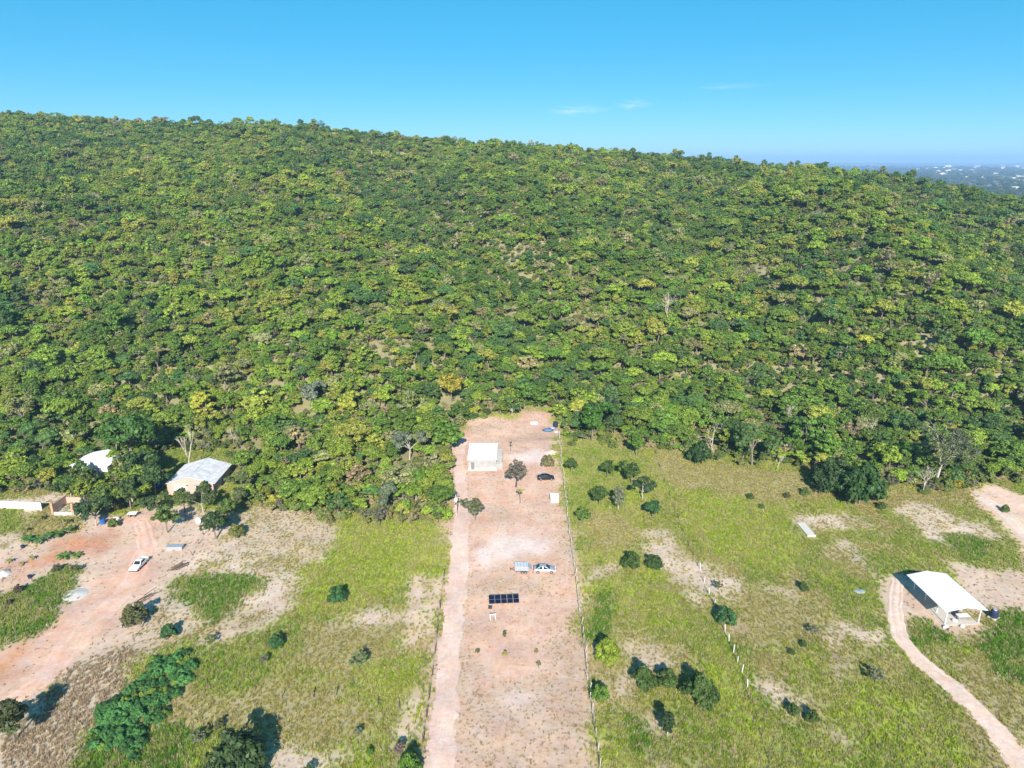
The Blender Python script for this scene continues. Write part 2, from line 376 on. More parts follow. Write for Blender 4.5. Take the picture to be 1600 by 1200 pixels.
def classify(x, y):
    """class index for each place"""
    wx = x + (fbm(x / 6, y / 6, 31, 4) - .5) * 9 + (vnoise(x / .9, y / .9, 37) - .5) * 2.0
    wy = y + (fbm(x / 6, y / 6, 41, 4) - .5) * 10 + (vnoise(x / .9, y / .9, 47) - .5) * 2.0
    n1 = fbm(x / 17, y / 24, 51, 4); n2 = fbm(x / 7, y / 9, 61, 4)
    c = np.full(x.shape, KN.index('field'))
    c[n1 > .55] = KN.index('green'); c[(n2 > .60)] = KN.index('lime'); c[(n2 < .36)] = KN.index('brown'); c[(n2 < .29) & (n1 < .52)] = KN.index('straw')
    c[(n1 < .31)] = KN.index('brown')
    fwx, fwy = x + (wx - x) * .3, y + (wy - y) * .3
    for k, pts in WPOLY:
        if k == 'sandtrack': wx_, wy_ = fwx, fwy
        else: wx_, wy_ = wx, wy
        xs = [p[0] for p in pts]; ys = [p[1] for p in pts]
        b = (wx_ > min(xs)) & (wx_ < max(xs)) & (wy_ > min(ys)) & (wy_ < max(ys))
        if not b.any(): continue
        i = np.nonzero(b); ii = inpoly(wx_[i], wy_[i], pts)
        c[tuple(a[ii] for a in i)] = KN.index(k)
    tongue = fbm(x / 1.7, y / 2.1, 71, 3) ; m_ = np.isin(c, [KN.index(k) for k in ('pale', 'straw')])
    c[m_ & (tongue > .63)] = KN.index('brown'); c[m_ & (tongue < .30)] = KN.index('tan')
    return c

# ------------------------------------------------------------ the ground, one sheet to the horizon
STEP = .7
def axis(lo, hi, mid, mstep, far, nfar, neg):
    d = np.arange(lo, hi + 1e-6, STEP)
    u = np.arange(hi + mstep, mid + 1e-6, mstep); f = np.geomspace(mid * 1.04, far, nfar)
    return d, u, f
d, u, f = axis(-180, 180, 680, 5, 24000, 34, True)
xs = np.concatenate([-f[::-1], -u[::-1], d, u, f])
dy = np.arange(52, 252, STEP)
ys = np.concatenate([-np.geomspace(4000, 5, 16) + 40, dy, np.arange(256, 800, 4.5), np.geomspace(820, 24000, 46)])
GX, GY = np.meshgrid(xs, ys); GZ = hz(GX, GY)
nx, ny = len(xs), len(ys)
cls = np.full(GX.shape, KN.index('field'))
ix0, ix1 = np.searchsorted(xs, -181), np.searchsorted(xs, 181); iy0, iy1 = np.searchsorted(ys, 51), np.searchsorted(ys, 253)
sub = classify(GX[iy0:iy1, ix0:ix1], GY[iy0:iy1, ix0:ix1])
cls[iy0:iy1, ix0:ix1] = sub
wood = in_wood(GX, GY, GZ, 16)
cls[wood & ~np.isin(cls, [KN.index(k) for k in ('pink', 'white', 'tan', 'orange')])] = KN.index('floor')
cls[(GY > 215) & (cls != KN.index('pink'))] = KN.index('floor')
gc = np.array([K[k][0] for k in KN])[cls]
def blur(a):
    b = a.copy(); b[1:-1] = (a[:-2] + 2 * a[1:-1] + a[2:]) / 4; c = b.copy(); c[:, 1:-1] = (b[:, :-2] + 2 * b[:, 1:-1] + b[:, 2:]) / 4; return c
for _ in range(4): gc[iy0:iy1, ix0:ix1] = blur(gc[iy0:iy1, ix0:ix1])
far = np.hypot(GX, GY)
fn = fbm(GX / 160, GY / 160, 77, 4)[..., None]
farc = np.where(fn > .60, np.array([.30, .26, .18]), np.where(fn > .5, np.array([.13, .16, .07]), np.array([.05, .075, .035])))
w = sstep(800, 1100, far)[..., None]; gc = gc * (1 - w) + farc * w
def grid_mesh(name, GX, GY, GZ):
    ny, nx = GX.shape
    me = bpy.data.meshes.new(name)
    co = np.stack([GX, GY, GZ], -1).reshape(-1, 3).astype(np.float32)
    i = np.arange(ny * nx).reshape(ny, nx)
    q = np.stack([i[:-1, :-1], i[:-1, 1:], i[1:, 1:], i[1:, :-1]], -1).reshape(-1, 4)
    me.vertices.add(len(co)); me.vertices.foreach_set('co', co.ravel())
    me.loops.add(q.size); me.loops.foreach_set('vertex_index', q.ravel().astype(np.int32))
    me.polygons.add(len(q)); me.polygons.foreach_set('loop_start', np.arange(0, q.size, 4, dtype=np.int32))
    me.polygons.foreach_set('loop_total', np.full(len(q), 4, np.int32))
    me.polygons.foreach_set('use_smooth', np.ones(len(q), bool))
    me.update(calc_edges=True); return me
def ground_mat(name, fixed=None):
    m = bpy.data.materials.new(name); m.use_nodes = True
    n, l = m.node_tree.nodes, m.node_tree.links
    b = n['Principled BSDF']; b.inputs['Roughness'].default_value = .95; b.inputs['Specular IOR Level'].default_value = .08
    if fixed:
        src = n.new('ShaderNodeRGB'); src.outputs[0].default_value = fixed + (1,)
    else:
        src = n.new('ShaderNodeAttribute'); src.attribute_name = 'gcol'
    geo = n.new('ShaderNodeNewGeometry')
    def nz(sc_, det=4, rough=.6):
        t = n.new('ShaderNodeTexNoise'); t.inputs['Scale'].default_value = sc_; t.inputs['Detail'].default_value = det; t.inputs['Roughness'].default_value = rough
        l.new(geo.outputs['Position'], t.inputs['Vector']); return t
    def rng_(s, a, b_, c, d_):
        r = n.new('ShaderNodeMapRange'); r.inputs[1].default_value = a; r.inputs[2].default_value = b_; r.inputs[3].default_value = c; r.inputs[4].default_value = d_
        l.new(s, r.inputs[0]); return r.outputs[0]
    a = rng_(nz(1.1, 8, .8).outputs[0], .3, .7, .80, 1.2); c = rng_(nz(.16, 4).outputs[0], .3, .7, .88, 1.12)
    mul = n.new('ShaderNodeMath'); mul.operation = 'MULTIPLY'; l.new(a, mul.inputs[0]); l.new(c, mul.inputs[1])
    hs = n.new('ShaderNodeHueSaturation'); l.new(src.outputs[0], hs.inputs['Color']); l.new(mul.outputs[0], hs.inputs['Value'])
    l.new(rng_(nz(.35, 4).outputs[0], .3, .7, .8, 1.15), hs.inputs['Saturation'])
    l.new(rng_(nz(.23, 3).outputs[0], .3, .7, .49, .51), hs.inputs['Hue'])
    l.new(hs.outputs[0], b.inputs['Base Color'])
    bp = n.new('ShaderNodeBump'); bp.inputs['Strength'].default_value = .45; bp.inputs['Distance'].default_value = .2
    l.new(nz(2.2, 6, .7).outputs[0], bp.inputs['Height']); l.new(bp.outputs[0], b.inputs['Normal'])
    return m
M['ground'] = ground_mat('ground')
gm = grid_mesh('ground', GX, GY, GZ); gm.materials.append(M['ground'])
ca = gm.color_attributes.new('gcol', 'FLOAT_COLOR', 'POINT')
ca.data.foreach_set('color', np.concatenate([gc.reshape(-1, 3), np.ones((nx * ny, 1))], 1).astype(np.float32).ravel())
ground = link(bpy.data.objects.new('ground', gm)); tag(ground, kind='structure')

# dirt roads: worn strips laid on the ground, edges frayed
def road(name, pts, col, lift=.02, seed=0):
    """pts: (px, py, half width m)"""
    p = [(W(a, b), h) for a, b, h in pts]; L = []
    for i in range(len(p) - 1):
        k = max(2, int((p[i + 1][0] - p[i][0]).length / .8))
        for j in range(k):
            t = j / k; L.append((p[i][0].lerp(p[i + 1][0], t), p[i][1] * (1 - t) + p[i + 1][1] * t))
    L.append(p[-1]); c = np.array([[q.x, q.y] for q, _ in L]); h = np.array([w_ for _, w_ in L])
    for _ in range(6): c[1:-1] = (c[:-2] + 2 * c[1:-1] + c[2:]) / 4
    d = np.gradient(c, axis=0); d /= np.linalg.norm(d, axis=1)[:, None]; nrm = np.stack([-d[:, 1], d[:, 0]], 1)
    s = np.linspace(-1, 1, 13); i = np.arange(len(c))
    edge = 1 + (fbm(i / 3.5 + seed, i * 0 + seed, 3, 4) - .5) * .8; edge2 = 1 + (fbm(i / 3.5 + seed + 50, i * 0, 3, 4) - .5) * .8
    e = np.where(s[None, :] > 0, edge[:, None], edge2[:, None])
    X = c[:, 0:1] + nrm[:, 0:1] * s[None] * (h[:, None] * e); Y = c[:, 1:2] + nrm[:, 1:2] * s[None] * (h[:, None] * e)
    rut = -.11 * np.exp(-((np.abs(s) - .48) / .14) ** 2)[None] + .0
    Z = hz(X, Y) + .09 + rut + lift - .1 * (np.abs(s)[None] ** 8)
    me = grid_mesh(name, X, Y, Z); me.materials.append(ground_mat(name, col))
    return tag(link(bpy.data.objects.new(name, me)), kind='structure')
road('dirt_road', [(682, 1235, 2.0), (694, 1130, 1.9), (702, 1030, 1.9), (712, 930, 1.9), (719, 850, 1.9), (722, 800, 1.8), (720, 760, 1.6), (716, 715, 1.5), (724, 684, 1.5)], (.61, .43, .35), seed=3)
road('dirt_track', [(1402, 905, 1.3), (1397, 950, 1.35), (1408, 1000, 1.4), (1440, 1035, 1.5), (1490, 1075, 1.7), (1540, 1120, 1.9), (1585, 1180, 2.0), (1620, 1240, 2.0)], (.62, .45, .36), seed=9)
road('yard_track', [(222, 815, 1.6), (232, 850, 1.9), (212, 905, 2.2), (165, 955, 2.4), (110, 1010, 2.4), (70, 1060, 2.3), (10, 1105, 2.2), (-60, 1140, 2.2)], (.60, .385, .29), seed=15)
road('upper_track', [(1525, 772, 1.6), (1556, 790, 1.7), (1580, 812, 1.8), (1605, 838, 1.8), (1650, 870, 1.8)], (.62, .47, .38), seed=21)
# ------------------------------------------------------------ trees: trunk mesh and crown mesh of each habit
def leaf_cloud(cen, rad, n_per, size, g, up=.35, shell=.5):
    m = len(cen); N = m * n_per
    c = np.repeat(np.array(cen), n_per, 0); r = np.repeat(np.array(rad), n_per)[:, None]
    dv = g.normal(size=(N, 3)); dv[:, 2] = dv[:, 2] * .8 + up; dv /= np.linalg.norm(dv, axis=1)[:, None]
    p = c + dv * r * (shell + (1 - shell) * g.random((N, 1))) * np.array([1, 1, .75])
    nm = dv + g.normal(size=(N, 3)) * .45 + np.array([0, 0, .3]); nm /= np.linalg.norm(nm, axis=1)[:, None]
    t = np.cross(nm, g.normal(size=(N, 3))); t /= np.linalg.norm(t, axis=1)[:, None]; b = np.cross(nm, t)
    s = size * (.6 + .8 * g.random((N, 1)))
    v = np.stack([p - t * s * .6, p - b * s * .36, p + t * s * .6, p + b * s * .36], 1).reshape(-1, 3)
    cl = np.repeat(g.random(m), n_per)
    lv = np.clip(.36 * cl + .64 * g.random(N), 0, 1)
    return v, np.repeat(lv, 4)
def crown_mesh(name, v, lv, m='leaf', extra=None, bark='bark'):
    me = bpy.data.meshes.new(name); nq = len(v) // 4
    nv = len(v); ev = 0
    if extra: ev = len(extra.v)
    me.vertices.add(nv + ev)
    co = v if not ev else np.concatenate([v, np.array(extra.v)])
    me.vertices.foreach_set('co', co.astype(np.float32).ravel())
    loops = list(range(nv)) if not ev else None
    lt = np.full(nq, 4, np.int32); li = np.arange(nv, dtype=np.int32)
    mi = np.zeros(nq, np.int32)
    if ev:
        lt = np.concatenate([lt, np.array([len(f) for f in extra.f], np.int32)])
        li = np.concatenate([li, np.array([a + nv for f in extra.f for a in f], np.int32)])
        mi = np.concatenate([mi, np.ones(len(extra.f), np.int32)])
    me.loops.add(len(li)); me.loops.foreach_set('vertex_index', li)
    me.polygons.add(len(lt)); ls = np.concatenate([[0], np.cumsum(lt)[:-1]]).astype(np.int32)
    me.polygons.foreach_set('loop_start', ls); me.polygons.foreach_set('loop_total', lt); me.polygons.foreach_set('material_index', mi)
    me.materials.append(M[m])
    if ev: me.materials.append(M[bark])
    me.update(calc_edges=True)
    at = me.attributes.new('lv', 'FLOAT', 'POINT')
    at.data.foreach_set('value', np.concatenate([lv, np.zeros(ev)]).astype(np.float32))
    return me
def skeleton(kind, g, H, tips, r0, fork=.35, sides=5):
    mb = MB(); lean = g.normal(size=2) * .25
    f = Vector((lean[0], lean[1], H * fork))
    mb.tube([(0, 0, -.4), (lean[0] * .4, lean[1] * .4, H * fork * .5), f], [r0 * 1.25, r0, r0 * .8], sides)
    for t in tips:
        t = Vector(t); mid = f.lerp(t, .5) + Vector((g.normal() * .25, g.normal() * .25, .2 + g.normal() * .15))
        mb.tube([f, mid, t], [r0 * .55, r0 * .33, r0 * .1], 4, False)
    return mb
def habit(kind, seed):
    """crown about 6 m across; returns clump centres, radii, skeleton"""
    g = np.random.default_rng(seed); cen = []; rad = []
    if kind == 'round':
        H = 6.5
        for _ in range(46):
            dv = g.normal(size=3); dv /= np.linalg.norm(dv); dv[2] = abs(dv[2]) * 1.1 - .35
            k = g.random() ** .45; cen.append((dv[0] * 2.35 * k, dv[1] * 2.35 * k, 4.0 + dv[2] * 2.2 * k)); rad.append(.65 + .4 * g.random())
        fk, r0 = .35, .17
    elif kind == 'umbrella':
        H = 6.5
        for _ in range(44):
            a = g.random() * 6.283; k = g.random() ** .5
            cen.append((math.cos(a) * 2.7 * k, math.sin(a) * 2.7 * k, 5.6 - 1.5 * k * k + g.normal() * .28)); rad.append(.6 + .35 * g.random())
        fk, r0 = .42, .16
    elif kind == 'lobed':
        H = 6.5; lob = [(g.normal() * 1.4, g.normal() * 1.4, 3.4 + 2.2 * g.random(), .9 + .6 * g.random()) for _ in range(5)]
        for _ in range(48):
            x, y, z, r = lob[int(g.integers(5))]; dv = g.normal(size=3); dv /= np.linalg.norm(dv); k = g.random() ** .4
            cen.append((x + dv[0] * r * k, y + dv[1] * r * k, z + dv[2] * r * .75 * k)); rad.append(.5 + .35 * g.random())
        fk, r0 = .35, .15
    elif kind == 'shrub':
        H = 4.2
        for _ in range(44):
            a = g.random() * 6.283; k = g.random() ** .5
            cen.append((math.cos(a) * 2.4 * k, math.sin(a) * 2.4 * k, .5 + (3.6 * (1 - k * k * .75)) * (.35 + .65 * g.random()))); rad.append(.6 + .35 * g.random())
        fk, r0 = .12, .1
    elif kind == 'sparse':
        H = 6.8
        for _ in range(26):
            dv = g.normal(size=3); dv /= np.linalg.norm(dv); dv[2] = abs(dv[2])
            k = .5 + .5 * g.random(); cen.append((dv[0] * 2.6 * k, dv[1] * 2.6 * k, 3.2 + dv[2] * 2.9 * k)); rad.append(.45 + .3 * g.random())
        fk, r0 = .38, .17
    elif kind == 'tall':
        H = 8.5
        for _ in range(46):
            a = g.random() * 6.283; t = g.random(); w_ = 1.9 * math.sin(math.pi * (.15 + .8 * t)) ** .7; k = g.random() ** .45
            cen.append((math.cos(a) * w_ * k, math.sin(a) * w_ * k, 2.4 + 5.6 * t)); rad.append(.55 + .35 * g.random())
        fk, r0 = .4, .17
    elif kind == 'twiggy':
        H = 6.4
        for _ in range(34):
            dv = g.normal(size=3); dv /= np.linalg.norm(dv); dv[2] = abs(dv[2])
            k = .6 + .4 * g.random(); cen.append((dv[0] * 2.5 * k, dv[1] * 2.5 * k, 3.0 + dv[2] * 3.0 * k)); rad.append(.4)
        return cen, rad, (g, H, cen, .11, .35)
    tips = [cen[int(i)] for i in g.choice(len(cen), min(len(cen), 13), replace=False)]
    return cen, rad, (g, H, tips, r0, fk)
KINDS = ['round', 'round', 'umbrella', 'umbrella', 'lobed', 'lobed', 'lobed', 'shrub', 'shrub', 'sparse', 'sparse', 'tall', 'twiggy']
proto_hi = bpy.data.collections.new('tree_shapes_near'); proto_lo = bpy.data.collections.new('tree_shapes_far')
TREE = []
for i, kd in enumerate(KINDS):
    cen, rad, (g, H, tips, r0, fk) = habit(kd, 100 + i)
    nper = {'sparse': 46, 'umbrella': 64, 'twiggy': 9}.get(kd, 70)
    v, lv = leaf_cloud(cen, rad, nper, .40, g)
    sk = skeleton(kd, g, H, tips, r0, fk)
    crown = crown_mesh('crown', v, lv); trunk = sk.mesh('trunk', 'bark_pale' if i % 6 == 5 else 'bark')
    TREE.append((kd, crown, trunk))
    o = bpy.data.objects.new('shape_%02d' % i, crown_mesh('near_tree', v, lv, extra=sk)); proto_hi.objects.link(o)
    v2, lv2 = leaf_cloud(cen, rad, {'sparse': 16, 'twiggy': 4}.get(kd, 30), .48, g, shell=.5)
    o = bpy.data.objects.new('shape_%02d' % i, crown_mesh('far_tree', v2, lv2, extra=skeleton(kd, g, H, tips[:18 if kd == 'twiggy' else 5], r0 * .75, fk, 4), bark='bark')); proto_lo.objects.link(o)
def bare_mesh(seed, H=7., r0=.16, spread=1.0, depth=4):
    g = np.random.default_rng(seed); mb = MB()
    def br(p, dv, L, r, k):
        q = p + dv * L; m_ = p.lerp(q, .5) + Vector(g.normal(size=3)) * L * .06
        mb.tube([p, m_, q], [r, r * .82, r * .62], 5 if k > 2 else 3, False)
        if k == 0: return
        for _ in range(3 if k > 1 else 4):
            nd = (dv + Vector(g.normal(size=3)) * .55 * spread + Vector((0, 0, .12))).normalized(); br(q, nd, L * (.62 + .2 * g.random()), r * .58, k - 1)
    br(Vector((0, 0, -.3)), Vector((.05, 0, 1)).normalized(), H * .36, r0, depth)
    return mb

def geo_scatter(name, pts, scale, rotz, tint, idx, coll, label, cat):
    me = bpy.data.meshes.new(name); n = len(pts); me.vertices.add(n); me.vertices.foreach_set('co', pts.astype(np.float32).ravel())
    for an, ty, data, key in (('sc', 'FLOAT_VECTOR', scale, 'vector'), ('rot', 'FLOAT_VECTOR', np.stack([rotz * 0, rotz * 0, rotz], 1), 'vector'), ('tint', 'FLOAT_COLOR', np.concatenate([tint, np.ones((n, 1))], 1), 'color'), ('idx', 'INT', idx, 'value')):
        a = me.attributes.new(an, ty, 'POINT'); a.data.foreach_set(key, np.asarray(data, np.int32 if ty == 'INT' else np.float32).ravel())
    me.update()
    o = link(bpy.data.objects.new(name, me))
    ng = bpy.data.node_groups.new(name, 'GeometryNodeTree')
    ng.interface.new_socket('Geometry', in_out='INPUT', socket_type='NodeSocketGeometry'); ng.interface.new_socket('Geometry', in_out='OUTPUT', socket_type='NodeSocketGeometry')
    N, L = ng.nodes, ng.links
    gi = N.new('NodeGroupInput'); go = N.new('NodeGroupOutput'); ip = N.new('GeometryNodeInstanceOnPoints'); ci = N.new('GeometryNodeCollectionInfo')
    ci.inputs[0].default_value = coll; ci.inputs[1].default_value = True; ci.inputs[2].default_value = True
    def na(nm, ty):
        a = N.new('GeometryNodeInputNamedAttribute'); a.data_type = ty; a.inputs[0].default_value = nm; return a.outputs[0]
    e2r = N.new('FunctionNodeEulerToRotation'); L.new(na('rot', 'FLOAT_VECTOR'), e2r.inputs[0])
    L.new(gi.outputs[0], ip.inputs['Points']); L.new(ci.outputs[0], ip.inputs['Instance']); ip.inputs['Pick Instance'].default_value = True
    L.new(na('idx', 'INT'), ip.inputs['Instance Index']); L.new(e2r.outputs[0], ip.inputs['Rotation']); L.new(na('sc', 'FLOAT_VECTOR'), ip.inputs['Scale'])
    L.new(ip.outputs[0], go.inputs[0])
    md = o.modifiers.new('scatter', 'NODES'); md.node_group = ng
    return tag(o, label, cat, kind='stuff')

# leaf colours of the wood
PAL = np.array([(.085, .125, .024), (.055, .095, .020), (.115, .160, .026), (.135, .150, .034), (.042, .082, .030), (.120, .130, .066), (.165, .165, .030), (.150, .130, .085), (.080, .140, .022)])
PAL = PAL * np.array([1.10, 1.08, .76])
PALN = ['mid green', 'dark green', 'fresh green', 'olive', 'bluish-green', 'grey-green', 'yellow-green', 'brownish', 'bright green']
PALP = np.array([.30, .18, .17, .12, .08, .085, .008, .022, .035])
# where the trees of the wood stand
sp = 2.75
gx = np.arange(-560, 560, sp); gy = np.arange(140, 760, sp)
TX, TY = np.meshgrid(gx, gy); TX = (TX + rng.uniform(-.5, .5, TX.shape) * sp).ravel(); TY = (TY + rng.uniform(-.5, .5, TY.shape) * sp).ravel()
TZ = hz(TX, TY)
yc = np.interp(TX, _cx, _cy)
keep = in_wood(TX, TY, TZ) & (TY < yc + 14) & (np.abs(TX) < .86 * TY + 14)
ppx, ppy, pdep = P(TX, TY, TZ)
gap = fbm(TX / 16, TY / 22, 91, 3)
keep &= ~((gap < .30) & (rng.random(TX.shape) < .6)) & (rng.random(TX.shape) < .96)
for hx, hy, hw, hd in HOUSES:
    p = W(hx, hy); keep &= ~((np.abs(TX - p.x) < hw) & (TY > p.y - 2.5) & (TY < p.y + hd + 3))
for a, b in ((360, 712), (385, 705), (300, 695), (345, 700)):
    p = W(a, b); keep &= np.hypot(TX - p.x, TY - p.y) > 3.5
for a, b, r in ((1112, 700, 3.2), (1441, 772, 3), (1463, 758, 4), (297, 738, 2.5), (705, 628, 4.5), (488, 642, 4.5), (640, 718, 4.5), (602, 800, 4), (1343, 784, 6), (1296, 764, 5)):
    p = W(a, b); keep &= ~((np.abs(TX - p.x) < r) & (TY > p.y - r * 1.9) & (TY < p.y + r))
TX, TY, TZ, pdep, ppx, ppy = (a[keep] for a in (TX, TY, TZ, pdep, ppx, ppy))
n = len(TX)
pal = rng.choice(len(PAL), n, p=PALP)
gully = fbm(TX / 60 + 7, TY / 70, 95, 3) + .22 * np.exp(-((TX - np.interp(TY, [215, 260, 340, 460, 600, 700], [22, 12, -12, -66, -110, -140])) / 26) ** 2)
sw = rng.random(n); pal = np.where((gully > .56) & (sw < .45), rng.choice([1, 4, 1], n), pal); pal = np.where((gully < .42) & (sw < .35), rng.choice([2, 3, 0], n), pal)
kidx = rng.choice(len(KINDS), n, p=np.array([1.3, 1.3, 1, 1, 1.5, 1.5, 1.5, 1.6, 1.6, .8, .8, .6, .75]) / 15.25)
kidx = np.where(np.isin(pal, [7]), rng.choice([9, 10], n), kidx)
dia = np.clip(rng.lognormal(math.log(3.9), .42, n), 1.8, 10.0)
dia = np.where(np.isin(kidx, [7, 8]), np.clip(dia, 2, 4.8), dia)
S = dia / 6.0; sc3 = np.stack([S * rng.uniform(.9, 1.12, n), S * rng.uniform(.9, 1.12, n), S * rng.uniform(.66, .98, n)], 1)
rot = rng.uniform(0, 6.283, n)
tint = PAL[pal] * 1.72 * rng.uniform(.78, 1.24, (n, 1)) * rng.uniform(.93, 1.07, (n, 3))
size_px = dia / pdep
edge_d = np.interp(ppx, _ex, _ey) - ppy
vis = (ppx > -30) & (ppx < 1630)
score = np.where(vis, size_px - .00035 * edge_d * (edge_d > 25), -1)
order = np.argsort(-score); NEAR = order[:262]; rest = np.ones(n, bool); rest[NEAR] = False
lo = pdep > 330
for nm, msk, coll, lab in (('woodland', rest & ~lo, proto_hi, 'dense green wood covering the lower hillside'), ('hill_woodland', rest & lo, proto_lo, 'dense green wood covering the upper hillside to the skyline')):
    geo_scatter(nm, np.stack([TX, TY, TZ], 1)[msk], sc3[msk], rot[msk], tint[msk], kidx[msk], coll, lab, 'wood')
# undergrowth between and before the trees
ux, uy = np.meshgrid(np.arange(-470, 470, 2.4), np.arange(140, 640, 2.4)); ux = (ux + rng.uniform(-1.2, 1.2, ux.shape)).ravel(); uy = (uy + rng.uniform(-1.2, 1.2, uy.shape)).ravel()
uz = hz(ux, uy); k = in_wood(ux, uy, uz, -7 + 16 * (fbm(ux / 6, uy / 6, 201, 2) - .5)) & (np.abs(ux) < .84 * uy + 8) & (rng.random(ux.shape) < .72) & (uy < np.interp(ux, _cx, _cy))
for hx, hy, hw, hd in HOUSES:
    p = W(hx, hy); k &= ~((np.abs(ux - p.x) < hw) & (uy > p.y - 2.5) & (uy < p.y + hd + 3))
lot = WPOLY[[i for i, (a, b) in enumerate(POLY) if a == 'pink'][0]][1]
k &= ~inpoly(ux, uy, lot)
ux, uy, uz = ux[k], uy[k], uz[k]; nu = len(ux); us = rng.uniform(.16, .52, nu); ue = np.interp(P(ux, uy, uz)[0], _ex, _ey) - P(ux, uy, uz)[1]; us = np.where(ue < 16, rng.uniform(.28, .62, nu), us)
ut = np.array([(.13, .17, .04), (.10, .14, .035), (.19, .19, .06), (.26, .22, .10), (.15, .15, .09)])[rng.choice(5, nu, p=[.3, .25, .2, .13, .12])] * rng.uniform(.75, 1.3, (nu, 1))
ud = P(ux, uy, uz)[2]
for nm, msk, coll in (('undergrowth', ud < 280, proto_hi), ('hill_undergrowth', ud >= 280, proto_lo)):
    geo_scatter(nm, np.stack([ux, uy, uz], 1)[msk], np.stack([us, us, us * rng.uniform(.7, 1.2, nu)], 1)[msk], rng.uniform(0, 6.28, nu)[msk], ut[msk], rng.choice([7, 8, 4, 9], nu)[msk], coll, 'low scrub filling the ground between the trees of the ' + ('lower' if nm == 'undergrowth' else 'upper') + ' wood', 'scrub')
SHAPE = {'round': 'round-crowned', 'umbrella': 'flat-topped', 'lobed': 'billowing', 'shrub': 'bushy', 'sparse': 'thin-leaved', 'twiggy': 'leafless twiggy', 'tall': 'narrow'}
def tree(name, loc, k, s, tint, label, cat, group=None, rz=None, trunk=None):
    kd, cm, tm = TREE[k]
    o = thing(name, label, cat, loc, random.uniform(0, 6.28) if rz is None else rz, group)
    o.scale = s if isinstance(s, tuple) else (s, s, s)
    c = part('crown', cm, o); c['tint'] = [float(a) for a in tint]
    part('trunk', trunk or tm, o)
    return o
ZONE = [(120, 'at the far left edge of the wood'), (240, 'in the wood around the left sheds'), (400, 'in the wood beside the brick house'), (560, 'at the wood edge above the sandy field'), (720, 'at the wood edge left of the white-roofed house'),
        (890, 'on the slope right behind the white-roofed house'), (1030, 'at the wood edge above the fenced meadow'), (1180, 'at the wood edge above the right meadow'), (1330, 'at the wood edge above the concrete slab'), (1480, 'at the wood edge near the tall pale-trunked tree'), (9999, 'at the far right edge of the wood')]
LABS = {}
cuts = np.quantile(dia[NEAR], [.2, .45, .75])
for i in NEAR:
    zone = [z for b, z in ZONE if ppx[i] < b][0]
    sz = ['small', 'medium', 'large', 'huge'][int(np.searchsorted(cuts, dia[i]))]
    row = 'front-row' if edge_d[i] < 14 else ('second-row' if edge_d[i] < 40 else 'back-row')
    ft = tree('forest_tree', (TX[i], TY[i], TZ[i]), int(kidx[i]), tuple(float(a) for a in sc3[i]), tint[i],
         '%s %s %s %s tree %s' % (sz, PALN[pal[i]], row, SHAPE[KINDS[kidx[i]]], zone), 'tree', 'trees along the edge of the wood', rz=float(rot[i]))
    LABS.setdefault(ft['label'], []).append((float(ppx[i]), ft))
ROWS = ('front-row', 'second-row', 'back-row'); FAM = {}
for lab, q in LABS.items(): FAM.setdefault(' '.join(a for a in lab.split() if a not in ROWS), []).extend((p_, o, len(q)) for p_, o in q)
for fam, q in FAM.items():
    for j, (_, o, dup) in enumerate(sorted(q, key=lambda a: a[0])):
        if dup > 1: o['label'] = ' '.join((('leftmost', 'second-from-left', 'third-from-left', 'fourth-from-left', 'fifth-from-left', 'sixth-from-left', 'seventh-from-left', 'eighth-from-left')[min(j, 7)] if a in ROWS else a) for a in o['label'].split())
# ------------------------------------------------------------ grass: tufts over fields and yards
tuft_coll = bpy.data.collections.new('tuft_shapes')
for k in range(4):
    g = np.random.default_rng(300 + k); v = []; lv = []
    for j in range(15):
        a = g.random() * 6.283; r = .3 * g.random() ** .5; x, y = r * math.cos(a), r * math.sin(a)
        h = .35 + .45 * g.random(); ln = .28 * g.random(); b = g.random() * 6.283; w_ = .035 + .03 * g.random(); c_, s_ = math.cos(b + 1.57) * w_, math.sin(b + 1.57) * w_
        tx, ty = x + math.cos(b) * ln, y + math.sin(b) * ln
        v += [(x - c_, y - s_, -.05), (x + c_, y + s_, -.05), (tx + c_ * .3, ty + s_ * .3, h), (tx - c_ * .3, ty - s_ * .3, h)]; lv += [g.random()] * 4
    tuft_coll.objects.link(bpy.data.objects.new('tuft_%d' % k, crown_mesh('tuft', np.array(v), np.array(lv), 'grass')))
NG = 560000
ax = rng.uniform(-175, 175, NG); ay = 58 + 165 * rng.random(NG)
ok = np.abs(ax) < .80 * ay + 8; ax, ay = ax[ok], ay[ok]
az = hz(ax, ay); ok = ~in_wood(ax, ay, az, 22) ; ax, ay, az = ax[ok], ay[ok], az[ok]
gcls = classify(ax + rng.normal(0, .7, len(ax)), ay + rng.normal(0, .8, len(ax)))
dens = np.array([K[k][1] for k in KN])[gcls] / 4.2
ok = rng.random(len(ax)) < dens
for nm_, pts_ in (('dirt_road', [(682, 1235), (694, 1130), (702, 1030), (712, 930), (719, 850), (722, 800), (720, 760), (716, 715)]), ('t', [(1402, 905), (1397, 950), (1408, 1000), (1440, 1035), (1490, 1075), (1540, 1120), (1585, 1180), (1620, 1240)])):
    q = [W(*p) for p in pts_]
    for a_, b_ in zip(q, q[1:]):
        dx, dy_ = b_.x - a_.x, b_.y - a_.y; t = np.clip(((ax - a_.x) * dx + (ay - a_.y) * dy_) / (dx * dx + dy_ * dy_), 0, 1)
        ok &= np.hypot(ax - a_.x - t * dx, ay - a_.y - t * dy_) > 1.6
